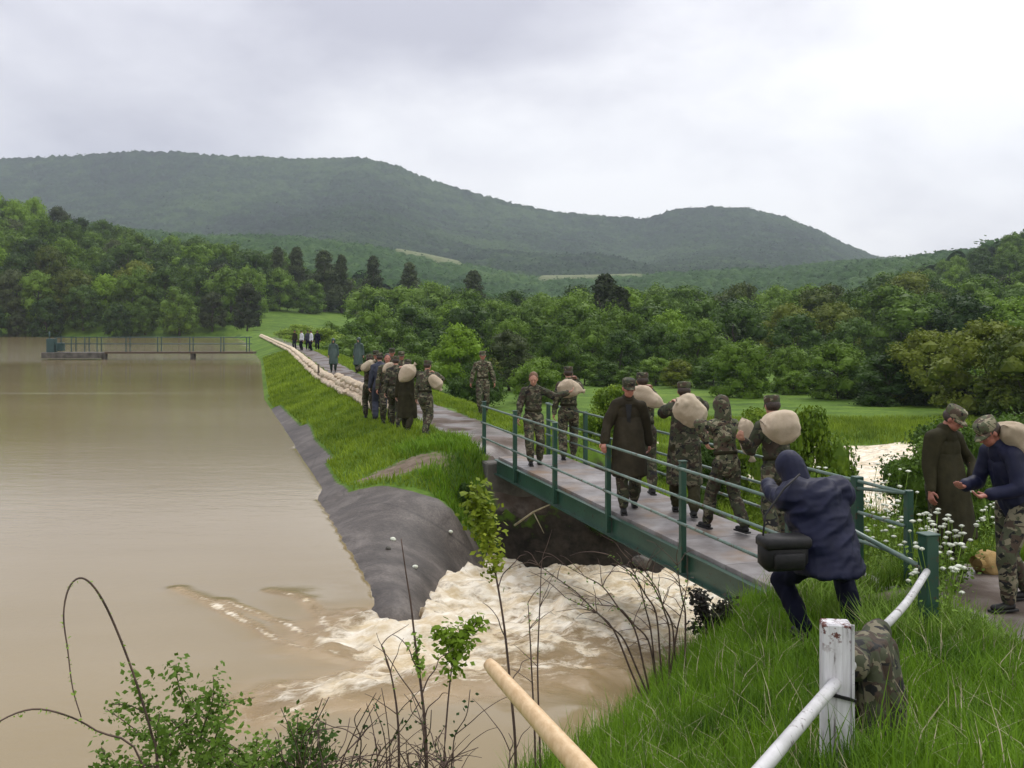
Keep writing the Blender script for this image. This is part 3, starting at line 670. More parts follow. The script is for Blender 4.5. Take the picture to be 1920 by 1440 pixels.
def leaf_cards(C, Nrm, size, rg, jit=.65):
    """n random leaf quads at C facing roughly Nrm"""
    n = len(C)
    d = Nrm + rg.normal(size=(n, 3)) * jit; d /= np.linalg.norm(d, axis=1)[:, None]
    a = np.cross(d, rg.normal(size=(n, 3))); a /= np.linalg.norm(a, axis=1)[:, None]; b = np.cross(d, a)
    s = size * rg.uniform(.6, 1.3, (n, 1)); s2 = s * rg.uniform(.5, .8, (n, 1))
    V = np.stack([C - a * s, C + b * s2 - a * s * .1, C + a * s, C - b * s2 - a * s * .1], 1).reshape(-1, 3)
    return V

# ------------------------------------------------------------------ far hills with forest canopy
def canopy(X, Y, cell, hgt, seed):
    r = np.random.default_rng(seed); n = 256; J = r.uniform(0.1, 0.9, (n, n, 2)); Hh = r.uniform(.55, 1, (n, n)); Rr = r.uniform(.5, .85, (n, n))
    gx = X / cell; gy = Y / cell; ix = np.floor(gx).astype(int); iy = np.floor(gy).astype(int); out = np.zeros(X.shape)
    for a in (-1, 0, 1):
        for b in (-1, 0, 1):
            cx_ = (ix + a) % n; cy_ = (iy + b) % n; j = J[cx_, cy_]
            d2 = (gx - (ix + a) - j[..., 0]) ** 2 + (gy - (iy + b) - j[..., 1]) ** 2; rr = Rr[cx_, cy_]
            out = np.maximum(out, Hh[cx_, cy_] * np.sqrt(np.clip(1 - d2 / rr ** 2, 0, 1)))
    return out * hgt
RIDGE = np.array([(-500, 300), (0, 297), (150, 290), (230, 283), (330, 284), (430, 291), (560, 296), (680, 294), (740, 308), (800, 333), (870, 355), (960, 380), (1040, 396), (1110, 402), (1210, 410), (1260, 393), (1330, 386), (1400, 389), (1480, 409), (1540, 434), (1600, 464), (1650, 482), (1700, 489), (1800, 505), (2400, 540)], float)
def hill_z(X, Y, Yc, ridge):
    b = 960 + F * X / Y
    top = EYE + (600 - np.interp(b, ridge[:, 0], ridge[:, 1])) * Yc / F - 5
    q = np.clip((Y - 650) / (Yc - 650), 0, 1.35)
    base = 2.0
    shape = np.where(q < 1, 0.55 * q ** 1.15 + 0.45 * q ** 3.2, 1 - (q - 1) * 1.2)
    gul = 44 * (vnoise(X, Y * .4, 230, 31) * .6 + vnoise(X, Y * .5, 100, 32) * .3) * np.sin(np.clip(q, 0, 1) * math.pi) ** 1
    return base + (top - base) * shape + gul
def fan(px0, px1, nb, Y0, Y1, ny, zf, power=1.0):
    b = np.linspace(px0, px1, nb); q = np.linspace(0, 1, ny) ** power; Ys = Y0 + (Y1 - Y0) * q
    B, Yg = np.meshgrid(b, Ys, indexing='ij'); Xg = (B - 960) / F * Yg; Z = zf(Xg, Yg)
    V = np.stack([Xg, Yg, Z], 2).reshape(-1, 3); nx, ny_ = Xg.shape
    i, j = np.meshgrid(np.arange(nx - 1), np.arange(ny_ - 1), indexing='ij'); a = (i * ny_ + j).ravel()
    return V, np.stack([a, a + ny_, a + ny_ + 1, a + 1], 1), Xg, Yg
def forest_mat(name, stops, scale, field=None):
    m, nt, b = new_mat(name)
    g = N(nt, 'ShaderNodeNewGeometry'); P = g.outputs['Position']
    v = math_n(nt, 'ADD', math_n(nt, 'MULTIPLY', noise(nt, P, scale, 5, 0.6), 0.5), math_n(nt, 'MULTIPLY', noise(nt, P, scale * 9, 4, 0.65), 0.5))
    r = ramp(nt, stops); L(nt, v, r.inputs[0]); c = r.outputs[0]
    if field:
        a = N(nt, 'ShaderNodeAttribute', attribute_name='field')
        c = mix(nt, ramp_out(nt, a.outputs['Fac'], 0.3, 0.6), c, (0.17, 0.19, 0.10))
    L(nt, c, b.inputs['Base Color']); b.inputs['Roughness'].default_value = 0.95; b.inputs['Specular IOR Level'].default_value = 0.1
    bump(nt, b, noise(nt, P, 0.35, 4, 0.7), 0.7, 2.5)
    return m
M['forest'] = forest_mat('hill_forest_canopy', [(0.40, (0.006, 0.016, 0.006)), (0.5, (0.016, 0.037, 0.011)), (0.60, (0.040, 0.072, 0.020))], 0.0035)
M['forest2'] = forest_mat('valley_forest_canopy', [(0.36, (0.018, 0.045, 0.014)), (0.5, (0.038, 0.082, 0.022)), (0.66, (0.075, 0.130, 0.035))], 0.014, True)
hv, hf, hx, hy = fan(-420, 2350, 1000, 700, 2300, 300, lambda X, Y: hill_z(X, Y, 1900, RIDGE) + canopy(X, Y, 9, 8, 5), 0.85)
def with_leaves(V, Fq, n, size, seed, mask=None):
    rg = np.random.default_rng(seed); idx = rg.choice(len(V), n, p=mask)
    C = V[idx] + rg.normal(size=(n, 3)) * size * np.array([1.2, 1.2, .55]); LV = leaf_cards(C, np.tile([0, -.5, .8], (n, 1)), size, rg, .28)
    return np.concatenate([V, LV]), np.concatenate([Fq, len(V) + np.arange(n * 4).reshape(-1, 4)])
hv, hf = with_leaves(hv, hf, 130000, 1.6, 3)
tag(link('hill', np_mesh('hill', hv, hf), M['forest']), kind='structure')
# middle ground: wooded rises between the valley and the hill, with pale meadows
def mid_z(X, Y):
    b = 960 + F * X / Y
    z3 = np.interp(b, [-400, 0, 300, 600, 800, 1000, 1500, 1700, 1920, 2300], [42, 38, 22, 13, 6, -2, -4, 14, 28, 46])
    top = np.interp(b, [-400, 0, 300, 500, 650, 800, 1000, 1200, 1600, 1700, 2000], [80, 76, 70, 66, 56, 46, 30, 30, 46, 48, 56])
    return z3 + (top - z3) * sst(400, 850, Y) + 5 * vnoise(X, Y, 120, 41)
def field_mask(X, Y):
    b = 960 + F * X / Y
    f = np.maximum(sst(735, 750, b) * (1 - sst(855, 875, b)) * sst(730, 745, Y) * (1 - sst(830, 850, Y)), sst(1000, 1020, b) * (1 - sst(1190, 1215, b)) * sst(735, 748, Y) * (1 - sst(785, 800, Y)))
    return np.maximum(f, sst(1500, 1530, b) * (1 - sst(1650, 1690, b)) * sst(950, 960, Y) * (1 - sst(1040, 1050, Y)))
vv, vf, vx, vy = fan(-420, 2350, 800, 380, 1100, 230, lambda X, Y: mid_z(X, Y) + canopy(X, Y, 8, 9, 6) * (1 - field_mask(X, Y)) + 9 * field_mask(X, Y), 1.2)
nv0 = len(vv); mk_ = (1 - field_mask(vx, vy)).ravel() / vy.ravel() ** .5; vv, vf = with_leaves(vv, vf, 110000, 1.15, 4, mk_ / mk_.sum())
vm = np_mesh('hills', vv, vf); attr(vm, 'field', np.concatenate([field_mask(vx, vy).ravel(), np.zeros(len(vv) - nv0)]))
tag(link('rolling_woodland', vm, M['forest2']), kind='structure')

# haze
hb = MB().box((300, 1200, 200), (5200, 2900, 520))
hm = bpy.data.materials.new('damp_air'); hm.use_nodes = True; hm.node_tree.nodes.clear()
pv = N(hm.node_tree, 'ShaderNodeVolumePrincipled'); pv.inputs['Color'].default_value = (0.78, 0.84, 0.96, 1); pv.inputs['Density'].default_value = 0.00017; pv.inputs['Anisotropy'].default_value = 0.0
om = N(hm.node_tree, 'ShaderNodeOutputMaterial'); L(hm.node_tree, pv.outputs[0], om.inputs['Volume'])
tag(hb.build('haze', hm, smooth=False), 'pale damp air over the valley', None, None, 'stuff')

# ------------------------------------------------------------------ trees
def crown_mesh(name, seed, w, h, z0, nblob, nleaf, size, top='round', core=True):
    rg = np.random.default_rng(seed); Vs = []; quads = 0
    cs_ = []
    for i in range(nblob):
        u = rg.uniform(0, 1)
        if top == 'cone':
            zz = (i + .5) / nblob; rad = ((1 - zz) * 0.85 + .02) * (0.25 + .75 * rg.uniform())
        elif top == 'flat': zz = rg.uniform(.35, 1); rad = 0.9 - .35 * abs(zz - .65)
        else: zz = u; rad = math.sqrt(max(0.05, 1 - (2 * (zz - .42)) ** 2 * .8 if zz > .42 else 1 - (1.2 * (zz - .42)) ** 2))
        ang = rg.uniform(0, 2 * math.pi); rr = rad * rg.uniform(.35, .95) ** .6
        br = (0.15 + .17 * rg.uniform()) * (1.15 - .55 * zz if top == 'cone' else 1)
        cs_.append((w / 2 * rr * math.cos(ang) * .85, w / 2 * rr * math.sin(ang) * .85, z0 + (h - z0) * (.06 + (.90 if top == 'cone' else .82) * zz), br * w * .62))
    per = nleaf // nblob
    for (x, y, z, r) in cs_:
        d = rg.normal(size=(per, 3)); d[:, 2] += .35; d /= np.linalg.norm(d, axis=1)[:, None]
        lump = 1 + .25 * np.sin(d[:, 0] * 7 + x * 5) * np.sin(d[:, 1] * 6 + z * 3)
        rad = r * lump * rg.uniform(.78, 1.06, per)
        C = np.array([x, y, z]) + d * rad[:, None] * np.array([1, 1, .8 if top != 'cone' else .6])
        Vs.append(leaf_cards(C, d, size, rg))
    V = np.concatenate(Vs); n = len(V) // 4; Fq = np.arange(n * 4).reshape(-1, 4)
    me = np_mesh(name, V, Fq, False)
    if core:
        bm = bmesh.new(); bm.from_mesh(me)
        for (x, y, z, r) in cs_:
            res = bmesh.ops.create_icosphere(bm, subdivisions=1, radius=r * .62)
            for v_ in res['verts']: v_.co = Vector((x, y, z)) + v_.co * rg.uniform(.85, 1.1)
        bm.to_mesh(me); bm.free()
    return me
def trunk_mesh(h, r, seed, limbs=5, z0=0.0):
    rg = random.Random(seed); mb = MB()
    pts = [Vector((0, 0, -.4))]; rad = [r * 1.25]
    for k in range(1, 6): pts.append(Vector((rg.uniform(-.03, .03) * h, rg.uniform(-.03, .03) * h, h * .85 * k / 5))); rad.append(r * (1 - .16 * k))
    mb.tube(pts, rad, 7)
    for k in range(limbs):
        b = pts[rg.randint(1, 4)]; a = rg.uniform(0, 6.28); l = h * rg.uniform(.22, .36)
        m_ = b + Vector((math.cos(a) * l * .5, math.sin(a) * l * .5, l * .35)); e = b + Vector((math.cos(a) * l, math.sin(a) * l, l * .8))
        mb.tube([b, m_, e], [r * .45, r * .3, r * .1], 5)
    return mb.mesh('trunk')
PROTO = {}
def proto(kind, leafm, w, h, z0, nb, nl, sz, top='round', seeds=(1,)):
    nb = int(nb * 1.7); nl = int(nl * 1.7); sz *= .72
    for sd in seeds:
        t = bpy.data.objects.new(kind[0], None)
        cm = crown_mesh('crown', sd * 17 + len(PROTO), w, h, z0, nb, nl, sz, top); cm.materials.append(M[leafm])
        tm = trunk_mesh(h * .8, .028 * h * .8, sd); tm.materials.append(M['bark'])
        PROTO.setdefault(kind[1], []).append((kind[0], cm, tm))
# unit height = 10 m
proto(('broadleaf_tree', 'mid'), 'leaf_mid', 8.5, 10, .1, 34, 4200, .24, seeds=(1, 2, 3))
proto(('broadleaf_tree', 'dark'), 'leaf_dark', 8.0, 10, .1, 34, 3800, .24, seeds=(4, 5))
proto(('broadleaf_tree', 'bright'), 'leaf_bright', 8.5, 10, .6, 34, 4200, .24, seeds=(6, 7))
proto(('broadleaf_tree', 'olive'), 'leaf_olive', 8.5, 10, .6, 34, 4200, .24, seeds=(8, 9))
proto(('pine_tree', 'pine'), 'leaf_brown', 7.2, 10, 1.2, 40, 4200, .22, 'cone', seeds=(10, 11))
proto(('broadleaf_tree', 'brown'), 'leaf_brown', 7.0, 10, .5, 30, 3400, .22, seeds=(12,))
TONE = {'mid': 'mid green', 'dark': 'dark green', 'bright': 'light green', 'olive': 'yellowish olive', 'pine': 'almost black', 'brown': 'brownish green'}
rt = random.Random(5)
def tree(kind, x, y, h, label, group=None, wide=1.0, sink=.15, name=None):
    nm, cm, tm = rt.choice(PROTO[kind])
    nm = name or nm
    z = ground(x, y) if y < 380 else float(mid_z(np.array([x]), np.array([y]))[0])
    o = thing(nm, label, 'bush' if 'bush' in nm else 'tree', (x, y, z - sink), rt.uniform(0, 6.28), group)
    k = h / 10; o.scale = (k * wide * rt.uniform(.9, 1.1), k * wide * rt.uniform(.9, 1.1), k)
    link('crown', cm, None, o); link('trunk', tm, None, o)
    return o
def px_tree(kind, px, base_Y, toppy, label, group=None, wide=1.0, name=None):
    x = (px - 960) / F * base_Y; zt = EYE - (toppy - 600) * base_Y / F; z = ground(x, base_Y) if base_Y < 380 else float(mid_z(np.array([x]), np.array([base_Y]))[0])
    return tree(kind, x, base_Y, max(1.2, zt - z + .1), label, group, wide, name=name)
# left wood on the far shore: rows climb the slope
def pick(r, opts):
    x = r.random() * sum(w for _, w in opts)
    for k, w in opts:
        x -= w
        if x <= 0: return k
    return opts[-1][0]
def lplace(px): return 'near the left edge' if px < 85 else 'above the sluice cabinet' if px < 200 else 'above the walkway' if px < 340 else 'above the walkway root' if px < 470 else 'behind the dam end'
def vplace(px): return 'left of the lone soldier' if px < 880 else 'behind the far bridge end' if px < 1120 else 'behind the long-coated man' if px < 1300 else 'above the meadow' if px < 1560 else 'above the rapids' if px < 1720 else 'at far right'
rows = [(200, 'at the water edge', 9), (211, 'just behind the shore row', 12), (226, 'halfway up', 13), (245, 'on the upper slope', 14), (268, 'near the crest', 14.5), (296, 'on the skyline', 14), (330, 'behind the skyline', 13)]
for Y, where, hh in rows:
    px = -90 + rt.uniform(-20, 20)
    lim = 470 if Y < 230 else 640 if Y < 250 else 720
    while px < lim:
        step = F * (6.6 if Y < 230 else 7.5) / Y * rt.uniform(.8, 1.15)
        kd = pick(rt, [('dark', 4 if Y < 215 else 2), ('mid', 4), ('bright', 2.2 if Y > 215 else .8), ('brown', 1.3), ('olive', .5)])
        Yj = Y + rt.uniform(-3.5, 3.5)
        hj = hh * rt.uniform(.8, 1.15) * (0.72 if px > 520 else 1)
        tree(kd, (px - 960) / F * Yj, Yj, hj, f'{TONE[kd]} tree {where} of the reservoir wood, {lplace(px)}', 'wood across the reservoir', rt.uniform(.9, 1.12))
        px += step
for px, Y, top, lab in [(520, 262, 462, 'dark pointed pine leftmost of the pines standing above the dam end'), (556, 265, 462, 'tall dark pine next to the leftmost one above the dam end'), (608, 258, 468, 'broad blackish pine rising above the fresh green trees at the dam end'), (640, 262, 476, 'slim dark pine at the right shoulder of the left wood'), (700, 262, 478, 'leaning dark pine standing alone right of the left wood'), (768, 268, 490, 'isolated dark conical pine beside the pale distant meadow'), (888, 250, 506, 'small dark round pine below the right end of the pale meadow')]:
    px_tree('pine', px, Y, top, lab, wide=1.3 if px in (768, 608, 888) else 1.0)
# valley woods right of the dam: front row nearest the meadow
FR = [('mid', 620, 150, 600, 1.1), ('bright', 665, 120, 600, 1.2), ('mid', 740, 100, 590, 1.1), ('bright', 862, 72, 603, 1.0), ('brown', 955, 74, 612, 1.1), ('mid', 1045, 84, 606, 1.0), ('dark', 1165, 88, 612, 1.1), ('dark', 1235, 92, 598, 1.1), ('mid', 1110, 100, 590, 1.1),
      ('mid', 1390, 66, 628, 1.25), ('mid', 1480, 72, 640, 1.1), ('mid', 1570, 64, 630, 1.3), ('dark', 1650, 60, 668, 1.2), ('olive', 1735, 58, 610, 1.2), ('olive', 1850, 50, 590, 1.25), ('olive', 1930, 46, 600, 1.3), ('mid', 780, 90, 620, 1.2), ('mid', 1310, 96, 590, 1.2)]
FL = ['mid green shrub-like tree by the far end of the dam path', 'fresh green spreading tree behind the far people on the dam', 'mid green tree above the group of soldiers on the dam', 'bright green domed bush-tree left of the man standing alone on the crest', 'brownish rounded tree right behind the man standing alone on the crest', 'mid green tree above the soldiers at the far end of the bridge', 'dark tree with gaps below the tall brown pine', 'large dark round tree behind the officer in the long coat', 'mid green tree between the brown and the dark round trees',
      'broad pale green willow-like tree behind the soldier with the big sack', 'mid green tree on the meadow edge behind the hooded soldier', 'wide round tree at the meadow edge above the rapids', 'dark low tree at the foot of the wood above the rapids', 'yellowish olive tree over the man in the olive coat', 'large yellowish tree above the two men talking at right', 'yellowish tree cut by the right edge of the picture', 'light mid green tree over the front of the soldier column', 'mid green tree behind the willow-like tree']
for (kd, px, Y, top, w), lab in zip(FR, FL): px_tree(kd, px, Y, top, lab, wide=w)
for Y, top0, where in [(112, 575, 'valley wood second row'), (132, 560, 'valley wood third row'), (156, 548, 'middle rows of the valley wood'), (182, 540, 'back of the valley wood'), (214, 532, 'valley wood rearmost row')]:
    px = 700 + rt.uniform(-20, 20) if Y > 120 else 960
    while px < 2000:
        step = F * 6.0 / Y * rt.uniform(.85, 1.25)
        kd = pick(rt, [('mid', 5), ('dark', 2.2), ('olive', 1.6 if px > 1500 else .8), ('bright', 1.6), ('brown', .6)])
        Yj = Y + rt.uniform(-6, 6)
        tp = top0 + rt.uniform(-14, 16) - (22 if px > 1650 else 0) + (12 if 880 < px < 1000 else 0)
        px_tree(kd, px, Yj, tp, f'{TONE[kd]} tree in the {where}, {vplace(px)}', 'valley wood beyond the meadow', rt.uniform(1.0, 1.3))
        px += step
for px, Y, top, lab, w in [(1135, 150, 512, 'tall dark brown-green pine standing out of the valley wood behind the bridge', 1.2), (1160, 130, 535, 'dark ragged pine right beside the tallest pine of the valley wood', 1.4)]:
    px_tree('pine', px, Y, top, lab, wide=w)
# wooded slope at right
for Y, top0, where in [(240, 505, 'lower right slope'), (270, 492, 'middle of the right slope'), (305, 478, 'upper right slope'), (345, 470, 'skyline of the right slope')]:
    px = 1640 + rt.uniform(0, 30)
    while px < 2010:
        step = F * 7.5 / Y * rt.uniform(.8, 1.2)
        kd = pick(rt, [('dark', 4), ('mid', 4), ('pine', 1.2), ('bright', .5)])
        tp = top0 - (px - 1690) * .10 + rt.uniform(-8, 9)
        tree(kd, (px - 960) / F * Y, Y + rt.uniform(-4, 4), 9 * rt.uniform(.8, 1.2), f'{TONE[kd]} tree on the {where}', 'wood on the right hillside', rt.uniform(.95, 1.15))
        px += step
for k_ in range(26):
    px = 690 + k_ * 49 + rt.uniform(-16, 16); Yu = np.interp(px, [690, 1000, 1300, 1500, 1950], [92, 84, 80, 66, 48]) + rt.uniform(-4, 6)
    kd = pick(rt, [('mid', 3), ('dark', 2), ('bright', 1.5), ('olive', 1)])
    tree(kd, (px - 960) / F * Yu, Yu, rt.uniform(1.8, 3.4), f'low {TONE[kd]} bush fronting the valley wood, {vplace(px)}', 'undergrowth at the foot of the valley wood', rt.uniform(1.3, 1.8), name='bush')
# small bushes with finer leaves closer to the water
M['leaf_bush'] = leaf('bright_bush_leaves', (0.10, 0.175, 0.012), (0.24, 0.34, 0.03), 2, 8)
for kd, key, sd in (('leaf_bush', 'b_bright', 3), ('leaf_mid', 'b_mid', 4), ('leaf_dark', 'b_dark', 5), ('leaf_yellow', 'b_yellow', 6)):
    cm = crown_mesh('crown', sd * 31, 2.2, 2.0, 0.0, 34, 9500, .036, 'round'); cm.materials.append(M[kd])
    tm = trunk_mesh(1.4, .03, sd, 7); tm.materials.append(M['bark'])
    PROTO[key] = [('bush', cm, tm)]
def bush(kind, x, y, h, label, wide=1.0, group=None):
    nm, cm, tm = PROTO[kind][0]
    o = thing('bush', label, 'bush', (x, y, ground(x, y) - .1), rt.uniform(0, 6.28), group); k = h / 2
    o.scale = (k * wide, k * wide, k); link('foliage', cm, None, o); link('stem', tm, None, o); return o
def px_bush(kind, px, Y, top, label, wide=1.0):
    x = (px - 960) / F * Y; h = EYE - (top - 600) * Y / F - ground(x, Y); return bush(kind, x, Y, max(h, .3), label, wide)
px_bush('b_bright', 1508, 19, 745, 'bright green bush just beyond the bridge, right of the big sack', .55)
px_bush('b_bright', 1500, 20, 810, 'lower bright green bush leaning over the rapids', .35)
px_bush('b_bright', 1430, 24, 752, 'bright green bush behind the hooded soldier on the bridge', .75)
px_bush('b_mid', 1330, 24, 815, 'low green bush seen between the two soldiers with sacks', .9)
px_bush('b_bright', 1150, 34, 712, 'yellowish green bush behind the officer in the long coat', .9)
px_bush('b_mid', 1240, 24, 850, 'low bush seen under the far rail of the bridge', .9)
px_bush('b_mid', 1790, 20, 785, 'dark green bush between the rapids and the man in the olive coat', .9)
px_bush('b_dark', 1880, 22, 770, 'dark bush behind the man in the navy jacket', 1.0)
px_bush('b_dark', 1770, 24, 780, 'dark bush behind the man in the olive coat', 1.0)
px_bush('b_bright', 600, 118, 612, 'bright low bush at the far end of the dam', 1.6)
px_bush('b_mid', 660, 96, 628, 'low green bush beside the people at the far end of the path', 1.6)
px_bush('b_bright', 560, 150, 606, 'pale green low bush beyond the far end of the sandbag wall', 2.2)
px_bush('b_mid', 770, 60, 662, 'green bush rising behind the soldier column', 1.3)
px_bush('b_dark', 900, 56, 672, 'dark bush right behind the lone soldier on the crest', 1.2)
px_bush('b_mid', 1010, 60, 668, 'mid green low bush behind the fair-haired officer', 1.2)

# ------------------------------------------------------------------ grass
def blades(name, XY, h, wd, mat, seed, lean=.45, kind='stuff', label=None, cat=None):
    rg = np.random.default_rng(seed); n = len(XY); X = XY[:, 0]; Y = XY[:, 1]; Z = gz(X, Y)
    a = rg.uniform(0, 2 * np.pi, n); d = np.stack([np.cos(a), np.sin(a), np.zeros(n)], 1); sd = np.stack([-np.sin(a), np.cos(a), np.zeros(n)], 1)
    sd = sd * np.cos(.0) ; H = h * rg.uniform(.45, 1.25, n); Ln = H * rg.uniform(.05, lean * 2, n)
    base = np.stack([X, Y, Z - .02], 1); w = (wd * rg.uniform(.7, 1.3, n))[:, None]
    up = np.array([0, 0, 1.0])
    m1 = base + d * (Ln * .35)[:, None] + up * (H * .6)[:, None]; tp = base + d * Ln[:, None] + up * (H * .95)[:, None]
    V = np.stack([base - sd * w, base + sd * w, m1 - sd * w * .7, m1 + sd * w * .7, tp], 1).reshape(-1, 3)
    i = np.arange(n) * 5
    Fc = np.concatenate([np.stack([i, i + 1, i + 3], 1), np.stack([i, i + 3, i + 2], 1), np.stack([i + 2, i + 3, i + 4], 1)])
    o = link(name, np_mesh(name, V, Fc, False), mat)
    return tag(o, label, cat, None, kind)
def fld(X, Y, nm):
    s, t = to_st(X, Y); tp = t - cs(s)
    p = np.maximum(np.where((s > 5.2) & (s < 150), np.minimum(tp + .15, 1.45 - tp), -1), poly_sd(X, Y, PATH_NEAR))
    c = np.maximum(poly_sd(s, t, CONC_ST), np.where((s > 10) & (s < 26), -2.62 - .012*np.maximum(s-10,0) - tp, -1))
    so = 1 - np.minimum(np.hypot((s - SO[0]) / 0.8, (t - SO[1]) / 1.15), np.hypot((s - SO2[0]) / 0.35, (t - SO2[1]) / 0.5))
    c = np.maximum(c, poly_sd(s, t, [(5.4, -.35), (5.3, .6), (5.4, 1.6), (7.2, 2.6), (7.0, 5.0), (3, 6), (2, 1.5), (4, -.3)]))
    return p, c, so
def scatter(n, x0, x1, y0, y1, seed, keep=None, dens_pow=0):
    rg = np.random.default_rng(seed); X = rg.uniform(x0, x1, n); u = rg.uniform(0, 1, n)
    Y = y0 + (y1 - y0) * u ** (1 + dens_pow)
    p, c, so = fld(X, Y, None); nz = .15 * vnoise(X, Y, .35, 61); k = (p + nz < 0.02) & (c < -.03) & (so + rg.uniform(-.3, .3, n) < .2)
    z = gz(X, Y); s, t = to_st(X, Y)
    wz, _ = water_fields(X, Y); k &= z > wz + .02
    # nothing on the bridge footprint
    k &= ~((s > -4.6) & (s < 5.9) & (t > -.15) & (t < 1.5))
    # bearing within view
    b = X / np.maximum(Y, .5); k &= (np.abs(b) < .60) | (Y < 1)
    k &= (np.hypot(X - 2.40, Y - 7.75) > .30 + .15 * rg.uniform(0, 1, n)) & (np.hypot(X - 2.95, Y - 8.1) > .25)
    if keep is not None: k &= keep(X, Y, s, t)
    return np.stack([X[k], Y[k]], 1)
g1 = scatter(150000, -.2, 6.5, 2.6, 12.0, 71, lambda X, Y, s, t: X > -.3)
blades('grass', g1, .17, .0042, M['grass'], 72, .5, label='long bright grass on the near bank', cat='grass')
gs = scatter(5000, 0, 6.5, 3.0, 12.0, 173)
blades('dry_grass', gs, .26, .0032, M['straw'], 174, .7, label='dry straw-coloured stalks among the near bank grass', cat='dry grass')
g2 = scatter(16000, 0, 6.5, 3.2, 12.0, 73)
blades('grass', g2, .34, .0036, M['grass'], 74, .35, label='taller grass blades standing out of the near bank', cat='grass')
g3 = scatter(150000, -12, 3, 18, 42, 75, lambda X, Y, s, t: (t - cs(s) > -3.05) & (t - cs(s) < 4.5))
blades('grass', g3, .14, .011, M['grass_far'], 76, .5, label='short grass on the dam slope and crest', cat='grass')
g4 = scatter(120000, 3, 22, 11, 48, 77, lambda X, Y, s, t: (t > 1.7))
blades('grass', g4, .30, .014, M['grass_far'], 78, .4, label='rough grass of the bank and meadow beyond the bridge', cat='grass')
g5 = scatter(90000, -24, -4, 40, 85, 79, lambda X, Y, s, t: (t - cs(s) > -2.95) & (t - cs(s) < 4))
blades('grass', g5, .20, .022, M['grass_far'], 80, .4, label='grass on the far length of the dam', cat='grass')
g6 = scatter(9000, -2.6, 1.2, 17.3, 21.5, 81, lambda X, Y, s, t: (s > 4.9) & (t > -1.6) & (t < 1.2) | ((s > 4.0) & (t > -1.5) & (s < 6) & (t < -.2)))
blades('grass', g6, .24, .010, M['grass'], 82, .5, label='tall dark grass round the far abutment of the bridge', cat='grass')

def spline(pts, sub=4):
    pts = [Vector(p) for p in pts]
    if len(pts) < 3: return pts
    out = []; P = [pts[0] * 2 - pts[1]] + pts + [pts[-1] * 2 - pts[-2]]
    for i in range(1, len(P) - 2):
        for k in range(sub):
            t = k / sub; a, b, c, d = P[i - 1:i + 3]
            out.append(0.5 * ((2 * b) + (c - a) * t + (2 * a - 5 * b + 4 * c - d) * t * t + (3 * b - a - 3 * c + d) * t ** 3))
    return out + [pts[-1]]

# ------------------------------------------------------------------ footbridge
br_dir = Vector((-.289, .957, 0)); br_n = Vector((.957, .289, 0)); bz = Vector((0, 0, 1))
BR = thing('footbridge', 'narrow green steel footbridge with railings spanning the spillway', 'footbridge', (1.31, 14.1, 0), math.atan2(.957, -.289))
# local frame: +x along the bridge (away), +y to the left (water side), z up
S0, S1 = -4.75, 5.45
bays = np.linspace(S0, S1, 9)
for i in range(8):
    a, b = bays[i] + .006, bays[i + 1] - .006
    MB().box(((a + b) / 2, -.62, -.03), (b - a, 1.24, .06)).build('deck_slab', M['deck'], BR, False, bevel=.006)
for y in (.025, -1.265):
    g_ = MB(); g_.box(((S0 + S1) / 2, y, -.19), (S1 - S0, .012, .262)); g_.box(((S0 + S1) / 2, y + (.03 if y > 0 else -.03), -.052), (S1 - S0, .07, .012)); g_.box(((S0 + S1) / 2, y + (.03 if y > 0 else -.03), -.327), (S1 - S0, .07, .012))
    g_.build('girder', M['green_paint'], BR, False)
for s_ in np.arange(S0 + .6, S1, 1.2): MB().box((s_, -.62, -.2), (.08, 1.26, .12)).build('cross_beam', M['green_paint'], BR, False)
SP = [-4.85 + .97 * 0 + 0, 0, 0]
def post_s(px):  # post positions along the bridge
    Y = 5.51 / ((px - 960) / F + .302); return (Y - 14.1) / .957
near_s = [post_s(p) for p in (910, 968, 1043, 1143, 1283, 1484)]
for s_ in near_s:
    MB().box((s_, .085, .36), (.068, .068, 1.29)).box((s_, .085, 1.01), (.09, .09, .014)).build('post', M['green_paint'], BR, False, bevel=.004)
far_s = [s_ + .15 for s_ in near_s[:5]] + [near_s[5] + .1]
for s_ in far_s:
    MB().box((s_, -1.33, .34), (.07, .07, 1.22)).build('post', M['green_paint'], BR, False, bevel=.004)
# end posts on the near bank
es = (7.65 - 14.1) / .957
lx = lambda X, Y: ((X - 1.31) * -.289 + (Y - 14.1) * .957, -((X - 1.31) * .957 + (Y - 14.1) * .289))
e1 = lx(3.20, 7.65); e2 = lx(3.70, 10.67)
MB().box((e1[0], e1[1], .45), (.11, .11, 1.1)).box((e1[0], e1[1], 1.005), (.13, .13, .015)).build('end_post', M['green_paint'], BR, False, bevel=.005)
MB().box((e2[0], e2[1], .40), (.10, .10, 1.15)).build('end_post', M['green_paint'], BR, False, bevel=.005)
for z in (.93, .60, .30):
    MB().tube([(near_s[0] + .02, .135, z), (near_s[5], .135, z)], .0185, 8).build('rail', M['green_rail'], BR)
    MB().tube([(far_s[0], -1.28, z), (far_s[5], -1.28, z)], .019, 8).build('rail', M['green_rail'], BR)
MB().tube([(near_s[5], .135, .93), (near_s[5] - .9, .12, .88), (e1[0], e1[1] + .04, .74)], .021, 8).build('rail', M['green_rail'], BR)
MB().tube([(far_s[5], -1.28, .93), (e2[0], e2[1] + .03, .85)], .019, 8).build('rail', M['green_rail'], BR)
for s_ in near_s:
    for z in (.93, .60, .30): MB().box((s_, .12, z), (.05, .045, .05)).build('clamp', M['green_paint'], BR, False)
ab = MB(); ab.box((5.78, -.62, -1.42), (.6, 1.7, 2.6))
